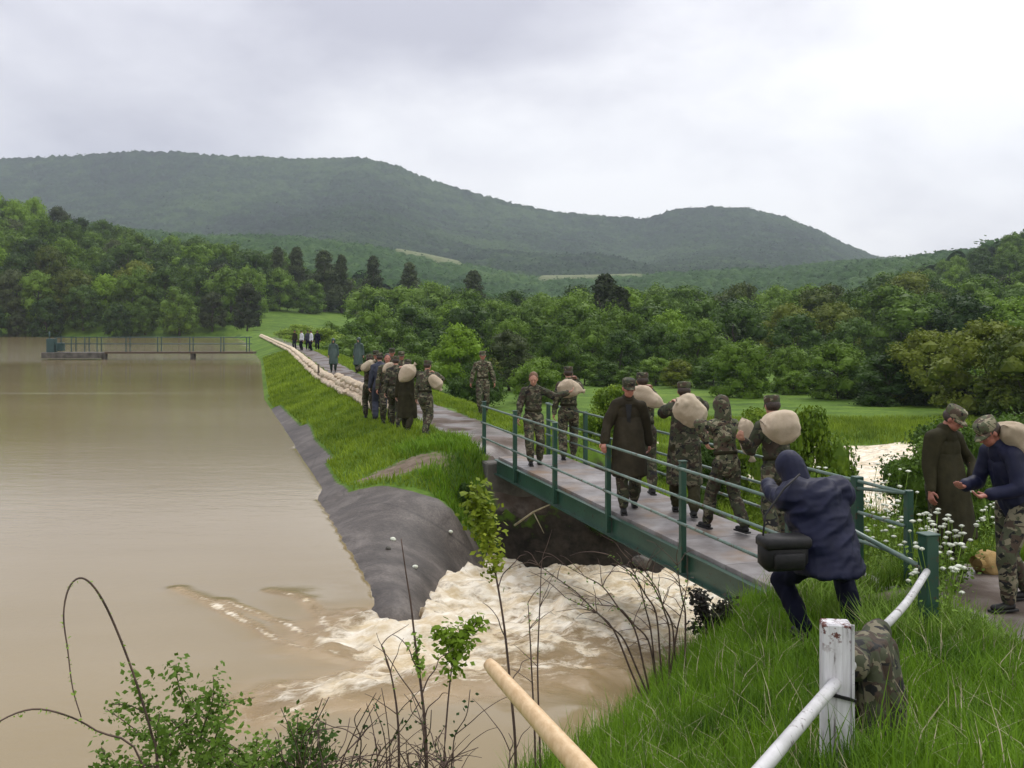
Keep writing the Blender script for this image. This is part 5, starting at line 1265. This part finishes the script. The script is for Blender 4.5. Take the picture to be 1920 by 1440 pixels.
# ------------------------------------------------------------------ sandbag wall
SM = [sack('sandbag', '', '', 0, 0, (.50, .32, .22), M['sack'], None, 100 + i, neck=(i % 2 == 0), mesh_only=True) for i in range(5)]
def lowbag(i):
    me = bpy.data.meshes.new('bag'); mb = MB().ell((0, 0, 0), (.26, .17, .10), None, 10, 6); V = [(x + .01 * math.sin(9 * y + i), y, z + .015 * math.sin(12 * x + i)) for x, y, z in mb.V]; mb.V = V; m = mb.mesh('bag'); m.materials.append(M['sack']); return m
LM = [lowbag(i) for i in range(4)]
rb = random.Random(9); nb = 0; far = MB()
s_ = 15.3
while s_ < 150:
    dense = s_ < 60
    lay = [(0, -.80, .10), (0, -.48, .10), (1, -.64, .28)] + ([(0, -.16, .10)] if s_ < 24 else [])
    if s_ < 26 and rb.random() < .5: lay.append((2, -.6, .44))
    for lv, tt, zz in lay:
        t_ = tt + cs(s_) + rb.uniform(-.05, .05); sj = s_ + rb.uniform(-.06, .06) + lv * .22
        x, y = from_st(sj, t_)
        z = ground(x, y) + zz + rb.uniform(-.02, .02)
        if dense and nb < 299:
            o = bpy.data.objects.new('sandbag', rb.choice(SM) if s_ < 34 else rb.choice(LM)); col.objects.link(o)
            o.location = (x, y, z); o.rotation_euler = (rb.uniform(-.12, .12), rb.uniform(-.12, .12), math.atan2(.957, -.289) + rb.uniform(-.35, .35)); sc_ = rb.uniform(.9, 1.12); o.scale = (sc_, sc_ * rb.uniform(.9, 1.15), sc_)
            w = {0: 'bottom layer', 1: 'upper layer', 2: 'topmost layer'}[lv]
            near = 'near end beside the column' if s_ < 22 else 'just before the marker post' if s_ < 31.5 else 'just past the marker post' if s_ < 45 else 'far from the column'
            tag(o, f'cream sandbag in the {w} of the dam wall, {near}', 'sandbag', 'sandbags of the wall along the dam'); nb += 1
        else:
            far.ell((x, y, z), (.19, .27, .11), Matrix.Rotation(rb.uniform(-.4, .4), 3, 'Z'), 8, 5)
    s_ += .46 if dense else .52
tag(far.build('sandbag_wall', M['sack']), 'far end of the sandbag wall running to the shore', 'sandbags', None, 'stuff')
mp_ = at(597, 714, 43.5); mk = MB().tube([(0, 0, -.3), (.01, 0, .35), (0, 0, .72)], [.05, .048, .04], 8)
o = mk.build('marker_post', M['old_wood']); o.location = (mp_.x, mp_.y, ground(mp_.x, mp_.y)); tag(o, 'short dark wooden marker post standing beside the sandbag wall', 'post')

# ------------------------------------------------------------------ sluice walkway in the reservoir
WK = thing('sluice_walkway', 'green railed walkway on piles reaching from the shore into the reservoir', 'walkway', (0, 0, 0)); Yw = 86
wx = lambda px: (px - 960) / F * Yw
dz = EYE - (661 - 600) * Yw / F
MB().box(((wx(200) + wx(478)) / 2, Yw, dz), (wx(478) - wx(200), 1.0, .16)).build('deck', M['old_wood'], WK, False)
MB().box(((wx(85) + wx(195)) / 2, Yw, dz - .22), (wx(195) - wx(85), 1.6, .5)).build('platform', M['concrete'], WK, False, bevel=.03)
for px in (110, 138, 163, 186, 240, 299, 359, 417, 465):
    for yy in (-.45, .45): MB().box((wx(px), Yw + yy, dz + .72), (.07, .07, 1.3)).build('post', M['teal_paint'], WK, False)
for z in (1.32, .75):
    for yy in (-.45, .45): MB().tube([(wx(105), Yw + yy, dz + z), (wx(470), Yw + yy, dz + z)], .036, 6).build('rail', M['teal_paint'], WK)
for px in (196, 362): MB().box((wx(px), Yw, dz - .8), (.32, .5, 1.5)).build('pile', M['concrete'], WK, False)
GH = thing('sluice_gate_gear', 'green cabinet and winding gear at the outer end of the walkway', 'machinery', (wx(97), Yw, dz + .05))
MB().box((.0, 0, .55), (.7, .6, 1.2)).build('cabinet', M['teal_paint'], GH, False, bevel=.02); MB().tube([(-.2, 0, 1.1), (-.2, 0, 1.75)], .06, 8).build('spindle', M['teal_paint'], GH); MB().box((.75, 0, .45), (.6, .5, .7)).build('gear_box', M['teal_paint'], GH, False, bevel=.03)

# ------------------------------------------------------------------ foreground plants
def stem_pts(a, b, bend, n=8, seed=0, jit=.01):
    r = random.Random(seed); a = Vector(a); b = Vector(b); bend = Vector(bend); out = []
    for i in range(n + 1):
        q = i / n; p = a.lerp(b, q) + bend * (4 * q * (1 - q)); out.append(p + Vector((r.uniform(-jit, jit), r.uniform(-jit, jit), r.uniform(-jit, jit))) * (1 if 0 < i < n else 0))
    return out
class Plant:
    def __init__(s): s.st = []; s.lf = []
    def stem(s, pts, r0, r1): s.st.append((spline(pts), r0, r1)); return s
    def leaves(s, pts, n, size, rad, seed=0):
        rg = np.random.default_rng(seed); P = np.array([tuple(p) for p in pts]); idx = rg.uniform(0, len(P) - 1.001, n); i = idx.astype(int); f = (idx - i)[:, None]
        C = P[i] * (1 - f) + P[i + 1] * f; off = rg.normal(size=(n, 3)); off /= np.linalg.norm(off, axis=1)[:, None]
        C = C + off * rad * rg.uniform(.15, 1, (n, 1)); nr = off * .4 + np.array([0, -.3, 1.0]); s.lf.append(leaf_cards(C, nr, size, rg)); return s
    def make(s, name, label, cat, root, stem_m, leaf_m, group=None, leafname='foliage'):
        root = Vector(root); o = thing(name, label, cat, root, 0, group)
        mb = MB()
        for pts, r0, r1 in s.st:
            n = len(pts); mb.tube([p - root for p in pts], [r0 + (r1 - r0) * i / (n - 1) for i in range(n)], 6)
        if s.st: mb.build('stem', M[stem_m], o)
        if s.lf:
            V = np.concatenate(s.lf) - np.array(tuple(root)); link(leafname, np_mesh('leaves', V, np.arange(len(V)).reshape(-1, 4), False), M[leaf_m], o)
        return o
def groot(px, py, Y):
    p = at(px, py, Y); return Vector((p.x, p.y, ground(p.x, p.y) - .03))
# arching bramble cane
pl_ = Plant(); c1_ = [groot(300, 1440, 4.3)] + [at(*q) for q in ((295, 1440, 4.3), (285, 1380, 4.3), (262, 1300, 4.28), (232, 1215, 4.25), (200, 1140, 4.2), (172, 1096, 4.15), (148, 1084, 4.12), (128, 1105, 4.1), (119, 1155, 4.08), (127, 1220, 4.05), (136, 1290, 4.03), (152, 1345, 4.0))]
pl_.stem(c1_, .0065, .0025).leaves(c1_[9:], 30, .008, .02, 3).leaves(c1_[3:9], 40, .006, .012, 4)
c2_ = [c1_[0]] + [at(*q) for q in ((270, 1440, 4.2), (180, 1370, 4.1), (120, 1340, 4.0), (60, 1330, 3.95), (0, 1352, 3.9), (-60, 1400, 3.85))]
pl_.stem(c2_, .005, .003).leaves(c2_[1:], 60, .007, .015, 5)
pl_.make('bramble', 'thorny bramble cane arching in a high loop over the water at lower left', 'bramble', c1_[0], 'twig', 'leaf_near')
# leafy dog rose
pl_ = Plant(); r0_ = groot(420, 1440, 4.5); sd_ = 10
for tx, ty, n_ in ((250, 1255, 150), (330, 1245, 170), (400, 1270, 170), (440, 1330, 150), (200, 1330, 140), (190, 1400, 120), (480, 1380, 160), (300, 1340, 130), (420, 1410, 150), (350, 1300, 90), (520, 1400, 160), (560, 1360, 140), (230, 1420, 100)):
    sd_ += 1; e_ = at(tx, ty, 4.5 + random.Random(sd_).uniform(-.35, .4)); st_ = stem_pts(r0_, e_, (random.Random(sd_).uniform(-.15, .15), 0, .12), 9, sd_, .02)
    pl_.stem(st_, .007, .002); pl_.leaves(st_[5:], int(n_ * 1.5), .0145, .085, sd_)
    for kk in range(3):
        b_ = st_[5 + kk]; e2_ = b_ + Vector((random.Random(sd_ * 7 + kk).uniform(-.22, .22), random.Random(sd_ + kk).uniform(-.1, .1), random.Random(sd_ * 3 + kk).uniform(-.02, .14))); s2_ = stem_pts(b_, e2_, (0, 0, .02), 4, sd_, .006); pl_.stem(s2_, .003, .0015); pl_.leaves(s2_, 40, .013, .03, sd_ * 5 + kk)
pl_.make('rose_bush', 'leafy wild rose bush with arching stems at the lower left', 'bush', r0_, 'twig', 'leaf_near')
# bare twiggy thicket
pl_ = Plant(); rg_ = random.Random(44)
r0_ = groot(700, 1440, 5.0)
for i in range(46):
    bx = rg_.uniform(560, 900); b_ = groot(bx, 1440, 4.9 + rg_.uniform(-.4, .4)); e_ = at(bx + rg_.uniform(-110, 120), rg_.uniform(1290, 1440), 4.9 + rg_.uniform(-.5, .5)); st_ = stem_pts(b_, e_, (rg_.uniform(-.15, .15), 0, rg_.uniform(0, .15)), 7, i, .02); pl_.stem(st_, .006, .002)
    for kk in range(3):
        b2 = st_[3 + kk]; e2_ = b2 + Vector((rg_.uniform(-.3, .3), rg_.uniform(-.1, .1), rg_.uniform(0, .25))); pl_.stem(stem_pts(b2, e2_, (0, 0, .02), 4, i, .01), .003, .0012)
    if i % 3 == 0: pl_.leaves(st_[4:], 14, .012, .05, i)
pl_.make('twig_thicket', 'tangle of bare reddish twigs at the bottom centre left of the pole', 'bush', r0_, 'twig', 'leaf_dark')
# dense dark clump between them
pl_ = Plant(); r0_ = groot(560, 1440, 4.9)
for i in range(10):
    e_ = at(rg_.uniform(500, 640), rg_.uniform(1340, 1430), 4.9 + rg_.uniform(-.2, .2)); st_ = stem_pts(r0_, e_, (0, 0, .05), 6, i); pl_.stem(st_, .006, .002).leaves(st_[3:], 130, .016, .10, i + 60)
pl_.make('bush', 'dense dark green low bush at the bottom edge left of the twig tangle', 'bush', r0_, 'twig', 'leaf_dark')
# upright saplings
def sapling(label, root_px, pts_px, r0, leafspec, leafm='leaf_near', side=()):
    p_ = Plant(); g_ = groot(root_px[0], 1440, root_px[1]); pts = [g_] + [at(*q) for q in pts_px]
    p_.stem(pts, r0, .003)
    for (i0, i1, n, sz, rd) in leafspec: p_.leaves(pts[i0:i1], n, sz, rd, int(root_px[0]) + i0)
    for k, (a, b_) in enumerate(side):
        st_ = stem_pts(at(*a), at(*b_), (0, 0, .04), 5, k, .01); p_.stem(st_, .004, .0015); 
    return p_, g_
p_, g_ = sapling('', (968, 6.0), ((966, 1395, 6.0), (958, 1300, 6.0), (946, 1180, 6.0), (930, 1080, 6.0), (915, 1010, 6.0), (900, 950, 6.0), (893, 912, 6.0)), .011, ((4, 8, 420, .022, .11), (5, 7, 160, .022, .16)), side=(((950, 1200, 6), (905, 1130, 5.9)), ((955, 1290, 6), (1000, 1230, 6.1)), ((935, 1100, 6), (985, 1040, 6.1))))
tp_ = stem_pts(at(905, 960, 6), at(878, 925, 5.9), (0, 0, 0), 3); p_.leaves(tp_, 70, .022, .05, 8)
p_.make('sapling', 'thin sapling with yellow-green leaves at its tip, right of the dark concrete', 'sapling', g_, 'twig', 'leaf_yellow')
p_, g_ = sapling('', (800, 5.2), ((800, 1440, 5.2), (796, 1350, 5.2), (786, 1260, 5.2), (778, 1200, 5.2), (770, 1130, 5.2), (762, 1080, 5.2), (752, 1010, 5.2)), .010, ((3, 5, 90, .016, .05),), side=(((786, 1260, 5.2), (735, 1190, 5.2)), ((792, 1300, 5.2), (850, 1215, 5.3)), ((796, 1350, 5.2), (840, 1300, 5.2)), ((790, 1330, 5.2), (700, 1210, 5.1))))
p_.make('sapling', 'bare upright stem with a few leaves left of the pole, tip over the concrete', 'sapling', g_, 'twig', 'leaf_near')
p_, g_ = sapling('', (830, 5.5), ((832, 1440, 5.5), (838, 1340, 5.5), (846, 1260, 5.5), (855, 1210, 5.5), (862, 1180, 5.5)), .007, ((3, 6, 330, .020, .13),))
st_ = stem_pts(at(855, 1210, 5.5), at(905, 1165, 5.5), (0, 0, .03), 5); p_.stem(st_, .004, .002); p_.leaves(st_, 130, .02, .06, 3); st_ = stem_pts(at(855, 1210, 5.5), at(815, 1190, 5.5), (0, 0, .03), 5); p_.stem(st_, .004, .002); p_.leaves(st_, 110, .02, .06, 5)
p_.make('sapling', 'short sapling with a bright green leafy spray in front of the foam', 'sapling', g_, 'twig', 'leaf_spray')
for px, Y, tops, lab in [(1003, 6.3, ((1003, 1390), (998, 1280), (993, 1180), (990, 1130)), 'slender bare stem just right of the yellow-green sapling'), (1015, 6.5, ((1012, 1390), (1008, 1250), (1012, 1140), (1015, 1060)), 'tall bare stem behind the slender one right of the yellow-green sapling'), (745, 5.2, ((748, 1440), (745, 1340), (732, 1260), (715, 1210)), 'bare stem bending left beside the leafy upright stem')]:
    p_ = Plant(); g_ = groot(px, 1440, Y); pts = [g_] + [at(a, b, Y) for a, b in tops]; p_.stem(pts, .009, .003)
    for k in range(5):
        q = pts[2 + k % (len(pts) - 2)]; p_.stem(stem_pts(q, q + Vector((rg_.uniform(-.2, .2), 0, rg_.uniform(.08, .25))), (0, 0, .01), 4, k, .005), .003, .0012)
    p_.leaves(pts[2:], 12, .010, .04, px); p_.make('sapling', lab, 'sapling', g_, 'twig', 'leaf_near')
# clump of bare arching twigs on the near bank
bunch = [((1215, 1275), (1150, 1180), (1080, 1110), (1010, 1060)), ((1225, 1275), (1190, 1180), (1130, 1100), (1060, 1060)), ((1235, 1270), (1220, 1180), (1200, 1100), (1180, 1050)), ((1245, 1265), (1230, 1150), (1190, 1080), (1140, 1040)), ((1255, 1260), (1255, 1180), (1235, 1110), (1210, 1070)),
         ((1270, 1240), (1260, 1170), (1225, 1100), (1185, 1055)), ((1225, 1275), (1170, 1200), (1120, 1150), (1060, 1120)), ((1240, 1270), (1215, 1200), (1160, 1140), (1100, 1130)), ((1285, 1225), (1285, 1150), (1275, 1100), (1270, 1060)), ((1250, 1262), (1270, 1180), (1282, 1130), (1290, 1090))]
p_ = Plant(); g0 = None
for k, b_ in enumerate(bunch):
    pts = [at(a, c, 8.5 - .12 * i) for i, (a, c) in enumerate(b_)]; pts[0].z = min(pts[0].z, ground(pts[0].x, pts[0].y)) - .02
    g0 = g0 or pts[0]; full = []
    for a, c in zip(pts[:-1], pts[1:]): full += [a, a.lerp(c, .5)]
    full.append(pts[-1]); p_.stem(full, .010, .003)
    for j in range(7):
        q = full[rg_.randint(2, len(full) - 1)]; p_.stem(stem_pts(q, q + Vector((rg_.uniform(-.35, .15), rg_.uniform(-.1, .1), rg_.uniform(-.05, .25))), (0, 0, .03), 4, j, .008), .004, .0015)
    p_.leaves(full[3:], 16, .014, .05, k + 90)
p_.make('bare_shrub', 'clump of bare reddish twigs arching over the foam from the near grass bank', 'shrub', g0, 'twig', 'leaf_brown' if False else 'leaf_near')
for k, (px, py, lab) in enumerate([(737, 1013, 'small white stone lying on the dark concrete nose'), (728, 1030, 'grey pebble just below the small white stone'), (845, 1000, 'pale stone high on the concrete nose towards the bridge'), (778, 1065, 'pale stone low on the concrete nose near the foam')]):
    X_, Y_ = hit(px, py); me_ = MB().ell((0, 0, 0), (.05, .04, .03), None, 7, 5); o = me_.build('stone', M['umbel'] if k != 1 else M['concrete'], None, False); o.location = (X_, Y_, ground(X_, Y_) + .015); o.rotation_euler = (.3, .2, k); tag(o, lab, 'stone')
p_ = Plant(); g_ = at(1330, 1185, 9.3); g_.z = ground(g_.x, g_.y)
for k in range(14):
    e_ = at(rg_.uniform(1285, 1375), rg_.uniform(1095, 1170), 9.3 + rg_.uniform(-.2, .2)); st_ = stem_pts(g_, e_, (0, 0, .03), 5, k); p_.stem(st_, .008, .003); p_.leaves(st_[2:], 90, .024, .10, k + 300)
p_.make('bush', 'dark purplish bush under the near end of the bridge girder', 'bush', g_, 'twig', 'leaf_purple')
# dead branch sticking out under the bridge
mb = MB().tube([at(965, 985, 17), at(1000, 960, 16.6), at(1040, 942, 16.3), at(1048, 940, 16.2)], [.02, .016, .01, .006], 6); mb.tube([at(1000, 960, 16.6), at(1020, 1000, 16.4)], [.012, .005], 5)
tag(mb.build('dead_branch', M['straw']), 'pale dead branch sticking out below the bridge girder', 'branch')
# dark growth and stones under the bridge
for k, (s2, t2, h2, lab) in enumerate([(4.9, 2.0, .9, 'dark bush under the far end of the bridge, nearest the abutment'), (5.4, 3.2, 1.0, 'dark bush seen under the bridge right of the dead branch'), (5.8, 4.6, 1.0, 'dark bush under the bridge, rightmost of those on the shaded bank'), (5.1, -.75, .6, 'dark weeds hanging left of the abutment below the yellow-green leaves')]):
    x_, y_ = from_st(s2, t2); bush('b_dark', x_, y_, h2, lab, .8)
rk = random.Random(12)
for k in (1, 4, 5, 9):
    x_, y_ = from_st(3.9 + .22 * k * .5 + rk.uniform(-.1, .1), .2 + .48 * k); mb = MB().ell((0, 0, 0), (1, .8, .6), None, 12, 8); mb.V = [(x * (1 + .18 * math.sin(3 * y + k)), y * (1 + .15 * math.sin(4 * z + k)), z + .12 * math.sin(5 * x + k)) for x, y, z in mb.V]
    o = mb.build('rock', M['concrete'], None, False); r_ = rk.uniform(.14, .30); o.scale = (r_, r_, r_ * .9); zz = max(ground(x_, y_), -2.15); o.location = (x_, y_, zz + r_ * .2); o.rotation_euler = (rk.uniform(-.4, .4), 0, rk.uniform(0, 6)); tag(o, 'dark wet rock at the water line on the shaded bank under the bridge', 'rock', 'rocks at the water line under the bridge')
# cow parsley
def parsley(x, y, h, seed, label):
    r = random.Random(seed); z = ground(x, y); o = thing('cow_parsley', label, 'wildflower', (x, y, z), 0, 'white umbel flowers on the near bank')
    st = MB(); um = MB(); lf = []
    for k in range(r.randint(6, 9)):
        a = r.uniform(0, 6.28); e = Vector((math.cos(a) * .20 * h, math.sin(a) * .20 * h, h * r.uniform(.6, 1))); st.tube(stem_pts((0, 0, -.03), e, (0, 0, 0), 5, seed + k, .008), .003, 4)
        um = MB(); c0 = r.uniform(.016, .030); um.loft([[e + Vector((c0 * f_ * (1 + .25 * math.sin(4.5 * q_)) * math.cos(q_), c0 * f_ * (1 + .25 * math.sin(4.5 * q_)) * math.sin(q_), z_ + .004 * math.sin(7 * q_))) for q_ in [2 * math.pi * i / 14 for i in range(14)]] for f_, z_ in ((.15, -.01), (1, .006), (.85, .014), (.3, .020))])
        um.build('flower_head', M['umbel'], o, False)
    rg = np.random.default_rng(seed); n = 90; C = np.stack([rg.normal(0, .10, n), rg.normal(0, .10, n), rg.uniform(.05, .6 * h, n)], 1); V = leaf_cards(C, np.tile([0, 0, 1.0], (n, 1)), .022, rg)
    st.build('stem', M['leaf_near'], o); link('leaves', np_mesh('leaves', V, np.arange(n * 4).reshape(-1, 4), False), M['leaf_near'], o)
for i, (px, Y, top) in enumerate([(1600, 11.8, 905), (1620, 12.2, 880), (1645, 12.4, 895), (1668, 12.0, 885), (1690, 11.6, 915), (1610, 11.4, 940), (1640, 11.3, 950), (1665, 11.2, 935), (1590, 12.5, 860), (1655, 13.0, 870), (1630, 10.9, 975), (1680, 10.8, 965)]):
    x = (px - 960) / F * Y; h = max(.35, EYE - (top - 600) * Y / F - ground(x, Y)); parsley(x, Y, h, 200 + i, 'white-flowered weed in the patch between the bridge end and the man in the olive coat')
for i, (px, Y, top) in enumerate([(1722, 9.6, 965), (1745, 9.5, 955), (1768, 9.7, 970), (1790, 9.6, 965), (1755, 9.2, 990), (1780, 9.1, 1000), (1805, 9.9, 975)]):
    x = (px - 960) / F * Y; h = max(.3, EYE - (top - 600) * Y / F - ground(x, Y)); parsley(x, Y, h, 300 + i, 'white-flowered weed standing before the legs of the man in the olive coat')
for i, (px, Y, top) in enumerate([(1760, 7.6, 1010), (1775, 7.8, 1060), (1735, 8.2, 1040)]):
    x = (px - 960) / F * Y; h = max(.3, EYE - (top - 600) * Y / F - ground(x, Y)); parsley(x, Y, h, 400 + i, 'white-flowered weed growing round the green end post of the railing')
for i, (px, Y, top) in enumerate([(1850, 11.5, 900), (1870, 11.8, 930), (1840, 11.9, 930)]):
    x = (px - 960) / F * Y; h = max(.3, EYE - (top - 600) * Y / F - ground(x, Y)); parsley(x, Y, h, 500 + i, 'white-flowered weed in the grass between the two men at right')
# rank weeds between handrail and path
g7 = scatter(11000, 2.6, 4.3, 7.0, 11.2, 91)
g7 = g7[(g7[:, 0] < 3.75) | (g7[:, 1] > 9.9)]
blades('weeds', g7, .30, .008, M['leaf_near'], 92, .5, label='rank weeds round the railing end and beside the path', cat='weeds')
